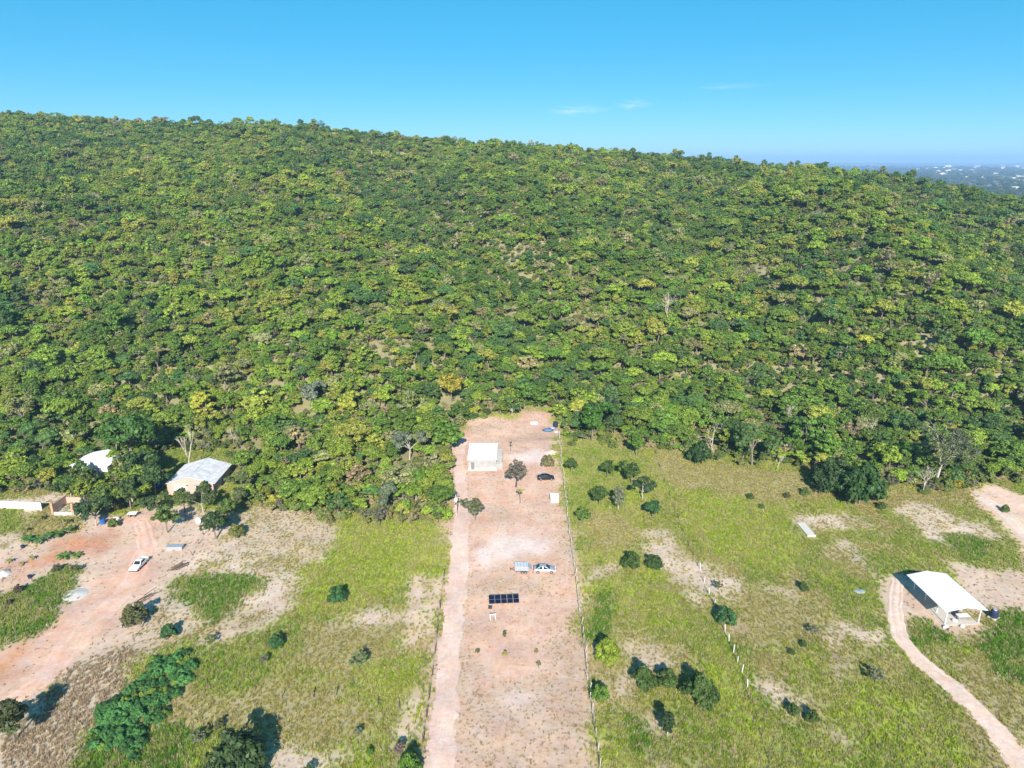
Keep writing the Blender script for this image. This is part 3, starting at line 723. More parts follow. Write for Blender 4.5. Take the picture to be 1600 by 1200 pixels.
for (a_, b_), hw_, y0_, y1_ in (((1268, 839), 1.5, -1.2, 6.2), ((1502, 974), 3.6, -1.0, 12.), ((754, 734), 4.5, -1.2, 10), ((299, 772), 6.5, -1, 13)):
    p_ = W(a_, b_); ok &= ~((np.abs(ax - p_.x) < hw_) & (ay > p_.y + y0_) & (ay < p_.y + y1_))
ax, ay, az, gcls = ax[ok], ay[ok], az[ok], gcls[ok]
gt = np.where(np.isin(gcls, [KN.index(k) for k in ('field', 'green', 'lime', 'lush', 'brown')])[:, None], np.array([1.4, 1.4, .9]), np.array([1.1, 1.05, 1.0])) * np.array([K[k][2] for k in KN])[gcls] * rng.uniform(.75, 1.25, (len(ax), 1)) * rng.uniform(.94, 1.06, (len(ax), 3))
patch = sstep(.42, .68, fbm(ax / 2.6, ay / 3.4, 131, 4))[:, None] * (np.isin(gcls, [KN.index(k) for k in ('field', 'green', 'lime', 'lush')]))[:, None]
gt = gt * (1 - .55 * patch) + np.array([.46, .42, .13]) * .55 * patch
dryp = rng.random(len(ax)) < .2; gt[dryp] = np.array([.44, .36, .20]) * rng.uniform(.8, 1.15, (dryp.sum(), 1))
gh = np.array([K[k][3] for k in KN])[gcls] * rng.uniform(.6, 1.3, len(ax))
gs = np.stack([gh * .4 + .5, gh * .4 + .5, gh * .62], 1)
geo_scatter('grass', np.stack([ax, ay, az], 1), gs, rng.uniform(0, 6.28, len(ax)), gt, rng.integers(0, 4, len(ax)), tuft_coll, 'wild grass growing over the fields and yards', 'grass')
# ------------------------------------------------------------ fences
def fence(name, label, px_pts, gap, h, half, m, wires=(.35, .7, 1.1), jit=.06, group=None, taper=.8):
    q = [W(*p) for p in px_pts]; o = thing(name, label, 'fence', q[0], 0, group)
    pm = MB().box(-half, half, -half, half, -.4, h, half * (1 - taper), half * (1 - taper)).mesh('post', m)
    tops = []
    def put(p):
        s = part('post', pm, o, Vector((p.x, p.y, gz(p.x, p.y))) - q[0], random.uniform(0, 1.5))
        s.rotation_euler = (random.gauss(0, jit), random.gauss(0, jit), random.uniform(0, 1.5)); s.scale = (1, 1, random.uniform(.88, 1.08)); tops.append(Vector(s.location))
    if gap:
        for a, b in zip(q, q[1:]):
            k = max(1, round((b - a).length / gap))
            for j in range(k): put(a.lerp(b, j / k))
        put(q[-1])
    else:
        for a in q: put(a)
    for z in wires:
        MB().tube([t + Vector((0, 0, z * h)) for t in tops], .012, 3, False).build('wire', 'wire', o)
    return o
fence('post_fence', 'long line of white concrete fence posts along the right side of the bare lot', [(873, 682), (877, 720), (881, 755), (886, 800), (892, 850), (899, 900), (905, 950), (912, 1005), (919, 1065), (928, 1130), (937, 1200), (943, 1250)], 2.5, 1.7, .055, 'concrete_pale', jit=.09)
fence('post_fence', 'fence of white stakes running down the right meadow past the sandy hollow', [(1094, 890), (1100, 910), (1108, 930), (1116, 947), (1122, 967), (1133, 988), (1139, 1003), (1146, 1020), (1152, 1037), (1159, 1052), (1168, 1075)], 0, 1.6, .065, 'white_paint', wires=(.5, .9))
fence('post_fence', 'fence of dark thin posts between the two right meadows below the wood', [(1024, 708), (1031, 730), (1038, 752), (1046, 775), (1053, 795), (1060, 810), (1068, 832), (1076, 852), (1083, 868), (1090, 884)], 0, 1.5, .06, 'wood_dark', wires=(.4, .8))
fence('post_fence', 'dark posts in the grass below the white stakes of the right meadow', [(1172, 1095), (1180, 1125), (1190, 1150), (1200, 1185), (1212, 1230)], 0, 1.3, .06, 'wood_dark', wires=(.5,))
fence('post_fence', 'dark wooden fence posts along the left side of the lane', [(694, 900), (688, 950), (683, 990), (680, 1020), (676, 1055), (671, 1090), (667, 1120), (661, 1160), (655, 1200), (650, 1245)], 0, 1.6, .07, 'wood_dark', wires=(.35, .65, .95))
fence('post_fence', 'short row of leaning grey posts across the left field', [(440, 1092), (490, 1090), (525, 1088), (560, 1098), (592, 1104), (625, 1110)], 0, 1.5, .07, 'wood', wires=(.6,), jit=.15)
fence('post_fence', 'fence of old wooden posts beside the dirt yard with the pickup', [(318, 836), (310, 850), (301, 868), (292, 885), (284, 902), (275, 920), (266, 938), (256, 958), (246, 972), (222, 980), (208, 1000), (196, 1015), (180, 1032)], 0, 1.3, .07, 'wood', wires=(.4, .8), jit=.2)

# ------------------------------------------------------------ vehicles
def wheel(parent, x, y, r, w_=.2, name='wheel'):
    wh = MB().tube([(x, y - w_ / 2, r), (x, y + w_ / 2, r)], r, 16).build(name, 'tyre', parent, bevel=.03)
    s = 1 if y > 0 else -1
    MB().tube([(x, y + s * w_ * .3, r), (x, y + s * (w_ / 2 + .012), r)], r * .62, 12).build('rim', 'rim', wh)
def sedan(name, label, loc, rz, paint):
    o = thing(name, label, 'car', loc, rz)
    prof = [(-2.2, .34), (-2.24, .62), (-2.16, .86), (-1.95, .95), (-1.45, .98), (.95, .95), (1.6, .86), (2.05, .72), (2.22, .55), (2.2, .32), (1.75, .26), (1.0, .24), (-1.0, .24), (-1.75, .26)]
    mb = MB(); k = 0
    b = mb.prism(prof, -.86, .86).build('body', paint, o, bevel=.09, smooth=True)
    cab = MB(); n = 0
    lo = [(-1.75, .93), (1.05, .93)]; hi = [(-1.05, 1.40), (.25, 1.43)]
    cab.v = [(-1.75, -.80, .92), (1.08, -.80, .92), (1.08, .80, .92), (-1.75, .80, .92), (-1.0, -.60, 1.42), (.22, -.60, 1.45), (.22, .60, 1.45), (-1.0, .60, 1.42)]
    cab.f = [(4, 5, 6, 7), (0, 1, 5, 4), (1, 2, 6, 5), (2, 3, 7, 6), (3, 0, 4, 7)]
    cab.build('cabin', paint, o, bevel=.06, smooth=True)
    def quad(a, b_, c, d, ins=.06, push=.012):
        p = [Vector(cab.v[i]) for i in (a, b_, c, d)]; ce = sum(p, Vector()) / 4; nn = (p[1] - p[0]).cross(p[3] - p[0]).normalized()
        if nn.dot(ce - Vector((-.3, 0, 1.1))) < 0: nn = -nn
        return [x.lerp(ce, ins * 2) + nn * push for x in p]
    MB().poly(quad(1, 2, 6, 5)).build('windscreen', 'glass', o); MB().poly(quad(3, 0, 4, 7)).build('rear_window', 'glass', o)
    for a, b_, c, d in ((0, 1, 5, 4), (2, 3, 7, 6)):
        q = quad(a, b_, c, d); m1, m2 = q[0].lerp(q[1], .5), q[3].lerp(q[2], .5); g_ = (q[1] - q[0]).normalized() * .035
        MB().poly([q[0], m1 - g_, m2 - g_, q[3]]).build('side_window', 'glass', o); MB().poly([m1 + g_, q[1], q[2], m2 + g_]).build('side_window', 'glass', o)
    for x in (-1.36, 1.36):
        for y in (-.80, .80): wheel(o, x, y, .32)
    for y in (-.6, .6):
        MB().box(2.08, 2.2, y - .2, y + .2, .62, .74).build('headlight', 'lamp_clear', o); MB().box(-2.26, -2.14, y - .2, y + .2, .68, .84).build('tail_light', 'lamp_red', o)
        s = 1 if y > 0 else -1; MB().box(.75, .95, s * .82 if s > 0 else -1.0, 1.0 if s > 0 else -.82, .95, 1.08).build('mirror', paint, o, bevel=.02)
    MB().box(2.2, 2.26, -.3, .3, .38, .5).build('number_plate', 'white_paint', o)
    return o
def pickup(name, label, loc, rz, paint):
    o = thing(name, label, 'pickup', loc, rz)
    MB().prism([(-2.3, .45), (-2.3, .62), (2.15, .62), (2.35, .5), (2.3, .34), (-2.2, .34)], -.8, .8).build('chassis', 'dark_metal', o)
    MB().prism([(.35, .6), (.35, 1.02), (1.1, 1.0), (2.05, .92), (2.3, .78), (2.32, .5), (.5, .5)], -.83, .83).build('bonnet', paint, o, bevel=.07, smooth=True)
    MB().prism([(-.85, .5), (-.85, 1.02), (.45, 1.02), (.45, .5)], -.84, .84).build('cab_side', paint, o, bevel=.04)
    cab = MB(); cab.v = [(-.85, -.79, 1.0), (.85, -.79, 1.0), (.85, .79, 1.0), (-.85, .79, 1.0), (-.7, -.64, 1.56), (.2, -.64, 1.56), (.2, .64, 1.56), (-.7, .64, 1.56)]
    cab.f = [(4, 5, 6, 7), (0, 1, 5, 4), (1, 2, 6, 5), (2, 3, 7, 6), (3, 0, 4, 7)]
    cab.build('cabin', paint, o, bevel=.05, smooth=True)
    def quad(a, b_, c, d, nm):
        p = [Vector(cab.v[i]) for i in (a, b_, c, d)]; ce = sum(p, Vector()) / 4; nn = (p[1] - p[0]).cross(p[3] - p[0]).normalized()
        if nn.dot(ce - Vector((0, 0, 1.3))) < 0: nn = -nn
        MB().poly([x.lerp(ce, .14) + nn * .012 for x in p]).build(nm, 'glass', o)
    quad(1, 2, 6, 5, 'windscreen'); quad(3, 0, 4, 7, 'rear_window'); quad(0, 1, 5, 4, 'side_window'); quad(2, 3, 7, 6, 'side_window')
    bed = MB().box(-2.3, -.9, -.78, .78, .6, .66).build('bed_floor', 'dark_metal', o)
    for y in (-.82, .76): MB().box(-2.35, -.88, y, y + .06, .5, 1.05).build('bed_side', paint, o, bevel=.01)
    MB().box(-2.38, -2.32, -.82, .82, .5, 1.05).build('tailgate', paint, o, bevel=.01)
    for x in (-1.45, 1.45):
        for y in (-.76, .76): wheel(o, x, y, .33)
    for y in (-.62, .62):
        MB().box(2.24, 2.34, y - .17, y + .17, .68, .84).build('headlight', 'lamp_clear', o); MB().box(-2.41, -2.37, y - .1, y + .1, .7, .92).build('tail_light', 'lamp_red', o)
        s = 1 if y > 0 else -1; MB().box(.6, .72, min(s * .82, s * 1.02), max(s * .82, s * 1.02), 1.0, 1.16).build('mirror', 'dark_metal', o)
    MB().box(2.31, 2.4, -.8, .8, .4, .56).build('bumper', 'dark_metal', o, bevel=.02)
    return o
sedan('parked_car', 'silver sedan parked beside the small trailer on the bare lot', W(851, 893) + Vector((0, 0, .03)), R(-2), 'silver')
sedan('parked_car', 'black car parked on the pink dirt near the white-roofed house', W(853, 749) + Vector((0, 0, .03)), R(3), 'black_paint')
pickup('pickup_truck', 'white pickup truck parked in the orange dirt yard on the left', W(218, 886) + Vector((0, 0, .03)), R(-93), 'car_white')
t = thing('cargo_trailer', 'small grey covered trailer with twin wheels behind the silver sedan', 'trailer', W(817, 893) + Vector((0, 0, .03)), R(-3))
MB().box(-1.6, 1.2, -.85, .85, .45, .62).build('chassis', 'dark_metal', t); MB().box(-1.6, 1.2, -.9, .9, .62, 1.5).build('body', 'grey_metal', t, bevel=.03)
lid = MB().box(-1.66, 1.0, -.95, .95, 1.5, 1.58).build('cover', 'alu', t)
for i in range(9): MB().box(-1.6 + i * .3, -1.48 + i * .3, -.96, .96, 1.58, 1.63).build('cover_rib', 'white_paint', lid)
MB().prism([(1.0, 1.5), (1.75, .95), (1.75, .88), (1.0, 1.42)], -.85, .85).build('ramp', 'grey_metal', t)
for y in (-.95, .95): wheel(t, -.1, y, .3); wheel(t, .55, y, .3)
MB().tube([(-1.6, -.5, .5), (-2.6, 0, .5), (-1.6, .5, .5)], .05, 5).build('drawbar', 'dark_metal', t); MB().tube([(-2.55, 0, .0), (-2.55, 0, .85)], .05, 6).build('jockey_leg', 'dark_metal', t)

# ------------------------------------------------------------ houses and sheds
def gable_roof(parent, w_, y0, y1, eave, ridge, over, m, n, th=.06, nm='roof_sheet'):
    """each sheet a part; ribbed"""
    L = (y1 - y0) / n; a = w_ / 2 + over; dz = (ridge - eave) * over / (w_ / 2)
    for s in (-1, 1):
        for i in range(n):
            mb = MB(); ya, yb = y0 + i * L + .015, y0 + (i + 1) * L + .03; lift = .015 * (i % 2)
            k = 6; P_ = []
            for j in range(k + 1):
                y = ya + (yb - ya) * j / k; r = .035 if j % 2 else 0
                P_.append(((0 if s > 0 else 0), y, ridge + r + lift)); P_.append((s * a, y, eave - dz + r + lift))
            mb.v = P_ + [(x, y, z - th) for x, y, z in P_]; m2 = len(P_)
            for j in range(k):
                mb.f.append((2 * j, 2 * j + 1, 2 * j + 3, 2 * j + 2)); mb.f.append((m2 + 2 * j, m2 + 2 * j + 2, m2 + 2 * j + 3, m2 + 2 * j + 1))
                mb.f.append((2 * j + 1, m2 + 2 * j + 1, m2 + 2 * j + 3, 2 * j + 3))
            mb.f += [(0, m2, m2 + 1, 1), (2 * k, 2 * k + 1, m2 + 2 * k + 1, m2 + 2 * k)]
            mb.build(nm, m, parent)
    MB().prism([(-.25, ridge - .03), (0, ridge + .11), (.25, ridge - .03)], y0 - .02, y1 + .02).build('ridge_cap', m, parent)
def window(parent, x0, x1, z0, z1, y, m='white_paint'):
    f_ = MB().box(x0, x1, y - .06, y + .02, z0, z1).build('window', m, parent)
    MB().box(x0 + .08, (x0 + x1) / 2 - .03, y - .075, y - .05, z0 + .08, z1 - .08).build('pane', 'glass', f_); MB().box((x0 + x1) / 2 + .03, x1 - .08, y - .075, y - .05, z0 + .08, z1 - .08).build('pane', 'glass', f_)
    MB().box(x0 - .08, x1 + .08, y - .16, y, z0 - .07, z0 - .003).build('sill', 'concrete_pale', f_)
def walls(parent, w_, L, h, m, t_=.18, base=-.6):
    MB().box(-w_ / 2, w_ / 2, 0, t_, base, h).build('wall', m, parent); MB().box(-w_ / 2, w_ / 2, L - t_, L, base, h).build('wall', m, parent)
    for s in (-1, 1): MB().box(min(s * w_ / 2, s * (w_ / 2 - t_)), max(s * w_ / 2, s * (w_ / 2 - t_)), t_ + .002, L - t_ - .002, base, h).build('wall', m, parent)
h = thing('brick_house', 'house with pale weathered gable roof and pinkish raw gable wall among the left trees', 'house', W(299, 772), R(1))
walls(h, 11.2, 11.5, 2.9, 'plaster')
for y in (0, 11.32): MB().prism([(-5.6, 2.9), (5.6, 2.9), (0, 4.52)], y, y + .18).build('gable', 'plaster', h)
gable_roof(h, 11.2, -.15, 11.8, 2.92, 4.6, .5, 'old_roof', 6)
dr = MB().box(-3.9, -.9, -.08, .0, 0, 2.5).build('garage_door', 'white_paint', h)
for i in range(4): MB().box(-3.85, -.95, -.1, -.08, .1 + i * .6, .62 + i * .6).build('door_panel', 'white_paint', dr)
MB().box(-4.2, -.6, -.7, -.002, 2.55, 2.66).build('canopy', 'concrete_pale', h)
window(h, 1.3, 3.6, .9, 2.3, 0); MB().box(4.2, 5.1, -.05, .0, 0, 2.1).build('door', 'grey_door', h)
MB().box(1.1, 3.9, -.6, -.002, 2.5, 2.6).build('canopy', 'grey_metal', h)
h = thing('white_shed', 'white metal-roofed building half hidden by trees near the far left wall', 'shed', W(142, 742), R(-4))
walls(h, 9.5, 8, 2.7, 'white_paint'); gable_roof(h, 9.5, -.3, 8.3, 2.72, 3.7, .4, 'white_roof', 5)
for y in (0, 7.82): MB().prism([(-4.75, 2.7), (4.75, 2.7), (0, 3.65)], y, y + .18).build('gable', 'white_paint', h)
window(h, -1, 1, 1.0, 2.0, 0); MB().box(2.2, 3.2, -.05, 0, 0, 2.1).build('door', 'grey_door', h)
# white-roofed house of the bare lot
h = thing('small_house', 'small white house with flat bright roof at the top of the bare lot', 'house', W(754, 734), R(0))
walls(h, 7.4, 9.6, 2.9, 'wall_grey')
for i in range(6):
    x0 = -3.95 + i * 1.3
    mb = MB(); mb.v = [(x0, -.3, 2.93), (x0 + 1.29, -.3, 2.93), (x0 + 1.29, 9.9, 3.45), (x0, 9.9, 3.45), (x0, -.3, 3.01), (x0 + 1.29, -.3, 3.01), (x0 + 1.29, 9.9, 3.53), (x0, 9.9, 3.53)]
    mb.f = [(0, 3, 2, 1), (4, 5, 6, 7), (0, 1, 5, 4), (1, 2, 6, 5), (2, 3, 7, 6), (3, 0, 4, 7)]
    mb.build('roof_sheet', 'white_roof', h); MB().box(x0 - .03, x0 + .03, -.3, 0.2, 3.012, 3.06).build('seam', 'white_roof', h)
d_ = MB().box(-3.0, -2.15, -.05, .0, 0, 2.15).build('door', 'grey_door', h); MB().box(-2.3, -2.25, -.1, -.05, 1.0, 1.12).build('handle', 'alu', d_)
MB().box(-3.7, 3.7, -.03, -.002, .13, .5).build('plinth', 'concrete_pale', h)
MB().box(-3.9, 3.8, -.6, -.035, -.5, .12).build('step', 'concrete_pale', h)
MB().box(-3.76, -3.70, 1.2, 2.6, 1.0, 2.2).build('side_window', 'glass', h)
h2 = thing('unfinished_annex', 'low unfinished white walls standing against the right side of the small white house', 'wall', W(780, 733), R(0))
for a in ((-.75, .75, 0, .15, 1.6), (.75, .9, 0, 3.2, 2.0), (-.75, .75, 3.2, 3.35, 1.8), (.75, .9, 3.5, 6.8, 2.3), (-.75, .75, 6.8, 6.95, 2.2), (.75, .9, 7.1, 9.2, 1.7), (-.75, .75, 9.2, 9.35, 1.9)):
    MB().box(a[0], a[1], a[2], a[3], -.4, a[4]).build('wall', 'wall_grey', h2)
MB().box(-.7, .74, .16, 3.19, -.3, .1).build('floor', 'concrete_pale', h2); MB().box(-.7, .74, 3.4, 6.79, -.3, .1).build('floor', 'concrete_pale', h2)
# open pavilion on the right
pl, pr = W(1478, 977), W(1527, 972); pc = (pl + pr) / 2
h = thing('open_shed', 'open-sided shed with bright white gable roof on the right', 'shed', pc, math.atan2(pr.y - pl.y, pr.x - pl.x) * .4)
w_ = (pr - pl).length
for i in range(4):
    for s in (-1, 1):
        ins = 0 if i == 0 else .8; MB().box(s * (w_ / 2 - ins) - .08, s * (w_ / 2 - ins) + .08, i * 3.55, i * 3.55 + .16, -.4, 3.0).build('post', 'white_paint', h)
for s in (-1, 1): MB().box(s * w_ / 2 - .07, s * w_ / 2 + .07, -.2, 11.0, 3.0, 3.15).build('beam', 'white_paint', h)
for i in range(4): MB().tube([(-w_ / 2, i * 3.55 + .08, 3.1), (0, i * 3.55 + .08, 3.7), (w_ / 2, i * 3.55 + .08, 3.1)], .05, 4).build('truss', 'white_paint', h)
gable_roof(h, w_, -.6, 11.3, 3.18, 3.75, .85, 'white_roof', 6)
MB().box(-w_ / 2 - .2, w_ / 2 + .2, -.3, 11.0, -.5, .05).build('floor', 'concrete', h)
def place_in(h, x, y, z=0): return h.matrix_basis @ Vector((x, y, z))
rzh = h.rotation_euler.z
t = thing('work_table', 'white-topped metal work table under the front of the open shed', 'table', place_in(h, .9, 1.2, .06), rzh)
MB().box(-1.1, 1.1, -.5, .5, .8, .87).build('table_top', 'white_paint', t); MB().box(-1.0, 1.0, -.42, .42, .3, .34).build('shelf', 'grey_metal', t)
for x in (-1, 1):
    for y in (-.42, .42): MB().box(x - .04, x + .04, y - .04, y + .04, 0, .798).build('leg', 'grey_metal', t)
t = thing('tool_cabinet', 'grey metal cabinet standing behind the work table in the open shed', 'cabinet', place_in(h, .4, 3.2, .06), rzh + .2)
cb = MB().box(-.9, .9, -.4, .4, 0, 1.3).build('cabinet_body', 'grey_metal', t, bevel=.02)
for x in (-.88, .02): MB().box(x, x + .86, -.44, -.402, .08, 1.22).build('door', 'navy', t)
def sack(name, label, loc, s, m, seed, cat='sack', group=None, flat=.6):
    g = np.random.default_rng(seed); mb = MB(); n, k = 10, 6; ph = g.random(4) * 6
    for j in range(k + 1):
        v = math.pi * j / k
        for i in range(n):
            a = 2 * math.pi * i / n; r = 1 + .18 * math.sin(2 * a + ph[0]) + .12 * math.sin(3 * a + ph[1] + v) + .05 * g.normal()
            mb.v.append((s[0] * r * math.sin(v) * math.cos(a), s[1] * r * math.sin(v) * math.sin(a), s[2] * (1 + math.cos(v) * (1 + .06 * g.normal())) * .5 * 2 - s[2] * .12))
    for j in range(k):
        for i in range(n): mb.f.append((j * n + i, (j + 1) * n + i, (j + 1) * n + (i + 1) % n, j * n + (i + 1) % n))
    o = mb.build(name, m, None, smooth=True); o.location = loc
    return tag(o, label, cat, group)
sack('cement_sack', 'white sack on the shed floor left of the work table', place_in(h, -.9, .6, .05), (.45, .3, .28), 'white_paint', 1)
sack('cement_sack', 'white sack lying at the front edge of the open shed floor', place_in(h, -.5, -.9, -.02), (.4, .3, .2), 'white_paint', 2)
sack('white_stone', 'white lump lying in the grass before the left front post of the open shed', W(1477, 981), (.5, .35, .25), 'white_paint', 3, 'stone')
def barrel(name, label, loc, r, h_, m, cat='barrel', lid=None):
    o = thing(name, label, cat, loc)
    MB().tube([(0, 0, 0), (0, 0, h_ * .05), (0, 0, h_ * .33), (0, 0, h_ * .66), (0, 0, h_ * .95), (0, 0, h_)], [r * .9, r, r * 1.02, r * 1.02, r, r * .88], 16).build('drum', m, o, smooth=False)
    MB().tube([(0, 0, h_), (0, 0, h_ + .05)], [r * .8, r * .7], 16).build('lid', lid or m, o)
    for z in (.33, .66): MB().tube([(0, 0, h_ * z - .02), (0, 0, h_ * z + .02)], r * 1.05, 16).build('hoop', m, o)
    return o
t = thing('water_tank', 'dark upright tank on a pale block right of the open shed', 'tank', W(1552, 966), .4)
MB().box(-.8, .8, -.6, .6, -.2, .3).build('plinth', 'concrete_pale', t)
MB().tube([(0, 0, .3), (0, 0, .4), (0, 0, 1.5), (0, 0, 1.8)], [.62, .68, .66, .4], 18).build('tank_body', 'navy', t); MB().tube([(0, 0, 1.8), (0, 0, 1.9)], [.35, .3], 14).build('lid', 'grey_metal', t)
sack('tarpaulin', 'crumpled grey sheet lying in the grass left of the open shed', W(1343, 925), (1.4, .7, .2), 'grey_metal', 5, 'sheet')
t = MB().box(-.9, .9, 0, 5.8, -.3, .42).build('concrete_slab', 'concrete_pale', None, bevel=.03); t.location = W(1268, 839); t.rotation_euler.z = R(2)
tag(t, 'narrow pale concrete slab lying in the right meadow', 'slab')

# solar array, poles and odds and ends of the lot
h = thing('solar_array', 'row of five dark solar panels on low posts in the bare lot', 'solar panel', W(788, 949), R(4))
for i in range(5):
    x0 = -2.85 + i * 1.14; mb = MB(); s = .62
    mb.v = [(x0, 0, .85), (x0 + 1.09, 0, .85), (x0 + 1.09, 1.75, 1.5), (x0, 1.75, 1.5)]; mb.v += [(a, b - .02, c + .045) for a, b, c in mb.v]
    mb.f = [(0, 3, 2, 1), (4, 5, 6, 7), (0, 1, 5, 4), (1, 2, 6, 5), (2, 3, 7, 6), (3, 0, 4, 7)]
    pn = mb.build('panel', 'alu', h); q = [Vector(mb.v[k]) for k in (4, 5, 6, 7)]; ce = sum(q, Vector()) / 4
    nn = Vector((0, -.41, .91)) * .006
    for r_ in range(2):
        a, b = q[0].lerp(q[3], r_ * .5), q[0].lerp(q[3], r_ * .5 + .5); c, d_ = q[1].lerp(q[2], r_ * .5 + .5), q[1].lerp(q[2], r_ * .5)
        ce = (a + b + c + d_) / 4; MB().poly([x.lerp(ce, .035) + nn for x in (a, d_, c, b)]).build('cell_field', 'pv', pn)
for x in (-2.6, -.9, .9, 2.6):
    MB().box(x - .05, x + .05, .1, .2, -.3, .87).build('post', 'alu', h); MB().box(x - .05, x + .05, 1.5, 1.6, -.3, 1.4).build('post', 'alu', h)
MB().box(-3.0, -2.3, -.3, .05, .0, .5).build('inverter_box', 'dark_metal', h)
t = thing('white_trestle', 'small white metal trestle standing below the solar panels', 'stand', W(770, 967), R(10))
for s in (-1, 1): MB().tube([(s * .5, -.35, 0), (s * .38, 0, .95), (s * .5, .35, 0)], .045, 5).build('leg', 'white_paint', t)
MB().box(-.6, .6, -.12, .12, .93, 1.03).build('top_bar', 'white_paint', t)
t = thing('utility_pole', 'slim grey utility pole with a white meter box at the lane left of the lot', 'pole', W(713, 806))
MB().tube([(0, 0, -.5), (0, 0, 5.4)], [.13, .09], 8).build('pole', 'concrete', t); MB().box(-.9, .9, -.05, .05, 4.9, 5.02).build('crossarm', 'wood_dark', t)
for x in (-.8, 0, .8): MB().tube([(x, 0, 5.02), (x, 0, 5.22)], [.06, .04], 8).build('insulator', 'dark_metal', t)
MB().box(-.3, .3, -.32, -.1, 3.9, 4.6).build('meter_box', 'white_paint', t, bevel=.02); MB().box(-.15, .15, -.3, -.1, 3.0, 3.4).build('switch_box', 'dark_metal', t)
t = thing('lamp_post', 'thin dark post with a black lamp behind the small white house', 'lamp post', W(798, 706))
MB().tube([(0, 0, -.3), (0, 0, 2.6)], .05, 6).build('post', 'dark_metal', t); MB().box(-.3, .3, -.3, .3, 2.6, 2.95, .06, .06).build('lamp', 'dark_metal', t, bevel=.02)
t = thing('water_cabinet', 'white box cabinet with a dark side near the right fence of the lot', 'cabinet', W(866, 785), R(0))
MB().box(-.85, 1.0, -.1, 2.0, -.2, 1.3).build('cabinet_body', 'white_paint', t, bevel=.03); MB().box(-.95, 1.1, -.2, 2.1, 1.302, 1.38).build('lid', 'white_roof', t); MB().box(-.9, -.852, .1, 1.8, .1, 1.2).build('door', 'navy', t)  # navy panel on the left face gives the box its dark side
barrel('water_drum', 'dark blue drum beside the fence at the top of the lot', W(868, 667), .75, 1.7, 'navy', 'drum')
sack('tarpaulin', 'heap of blue tarpaulin at the top right corner of the lot', W(857, 674), (1.5, 1.0, .55), 'blue_tarp', 11, 'tarpaulin')
sack('tarpaulin', 'smaller blue-grey sheet heaped right of the blue tarpaulin', W(863, 671), (.9, .7, .45), 'grey_metal', 12, 'tarpaulin')
sack('plastic_bag', 'white bag near the fence below the blue tarpaulin heap', W(869, 676), (.7, .4, .25), 'white_paint', 13, 'bag')
t = MB().box(-1.1, 1.1, -.5, .5, -.1, .55).build('white_block', 'white_paint', None, bevel=.05); t.location = W(834, 662); t.rotation_euler.z = .2; tag(t, 'white block at the foot of the slope left of the blue tarpaulin', 'block')
def mound(name, label, loc, rx, ry, hh, m, seed):
    g = np.random.default_rng(seed); X, Y = np.meshgrid(np.linspace(-1.2, 1.2, 25), np.linspace(-1.2, 1.2, 25)); r = np.hypot(X, Y)
    Z = hh * np.exp(-(r * 1.5) ** 2) * (.75 + .5 * fbm(X * 3 + seed, Y * 3, seed, 3)) - .03
    Z += hz(X * rx + loc.x, Y * ry + loc.y) - loc.z
    Z -= .25 * sstep(.85, 1.15, r + .25 * fbm(X * 2 + 9, Y * 2 + seed, 5, 2) - .1)
    me = grid_mesh(name, X * rx, Y * ry, Z); me.materials.append(M[m]); o = link(bpy.data.objects.new(name, me)); o.location = loc
    return tag(o, label, 'heap')
mound('sand_heap', 'spread heap of white sand beside the orange yard track', W(118, 929), 2.6, 2.4, .35, 'sand_white', 1)
mound('earth_heap', 'pale heap of earth near the fence right of the small white house', W(862, 707), 2.2, 1.8, .7, 'dirt_heap', 2)
mound('earth_heap', 'white heap at the left picture edge beside the garden rows', W(3, 897), 1.8, 1.8, .8, 'sand_white', 3)

# left yard: wall, ruin, drums, timber
a, b = W(-70, 792), W(66, 797); t = thing('garden_wall', 'long white garden wall at the far left', 'wall', (a + b) / 2, math.atan2(b.y - a.y, b.x - a.x)); L_ = (b - a).length
nseg = 6
for i in range(nseg): MB().box(-L_ / 2 + i * L_ / nseg + .004, -L_ / 2 + (i + 1) * L_ / nseg - .004, -.09, .09, -.8, 1.9 + .02 * (i % 2)).build('wall_panel', 'white_paint', t)
MB().box(-L_ / 2, L_ / 2, -.14, .14, 1.925, 2.0).build('coping', 'concrete_pale', t)
t = thing('roofless_ruin', 'roofless pinkish shell with two raw brick pillars right of the white garden wall', 'ruin', W(102, 805), R(-3))
MB().box(-3.6, 3.4, -.3, 6, -.6, .1).build('floor_slab', 'concrete', t)
for x in (-2.9, 2.0): MB().box(x - .25, x + .25, -.1, .4, .1, 3.0).build('pillar', 'brick', t)
MB().box(-3.6, -3.42, .6, 5.9, .1, 2.1).build('wall', 'plaster', t); MB().box(-3.4, .2, 5.7, 5.88, .1, 1.7).build('wall', 'plaster', t); MB().box(.9, 3.4, 5.7, 5.88, .1, 2.2).build('wall', 'concrete_pale', t); MB().box(3.2, 3.38, .6, 5.6, .1, .9).build('wall', 'concrete_pale', t)
MB().box(-2.6, 1.7, .02, .2, .1, .7).build('low_wall', 'concrete_pale', t)
barrel('water_drum', 'bright blue drum behind the right brick pillar of the ruin', W(130, 790), .5, 1.2, 'blue', 'drum')
barrel('water_drum', 'blue drum under the tree at the head of the yard', W(161, 818), .55, 1.0, 'blue', 'drum')
sack('tarpaulin', 'bundle of blue sheeting in the shade left of the brick house', W(247, 762), (1.0, .8, .6), 'blue', 21, 'tarpaulin')  # solid blue heap placed for a patch of bluish shadow
sack('tarpaulin', 'blue sheet under the trees above the brick house', W(266, 694), (1.2, .8, .5), 'blue', 22, 'tarpaulin')  # another blue heap, shaped for bluish shade under the trees
sack('tarpaulin', 'blue sheet in the shade on the right side of the brick house', W(349, 752), (1.1, .9, .6), 'blue', 23, 'tarpaulin')  # blue heap put in for the bluish shade beside the house
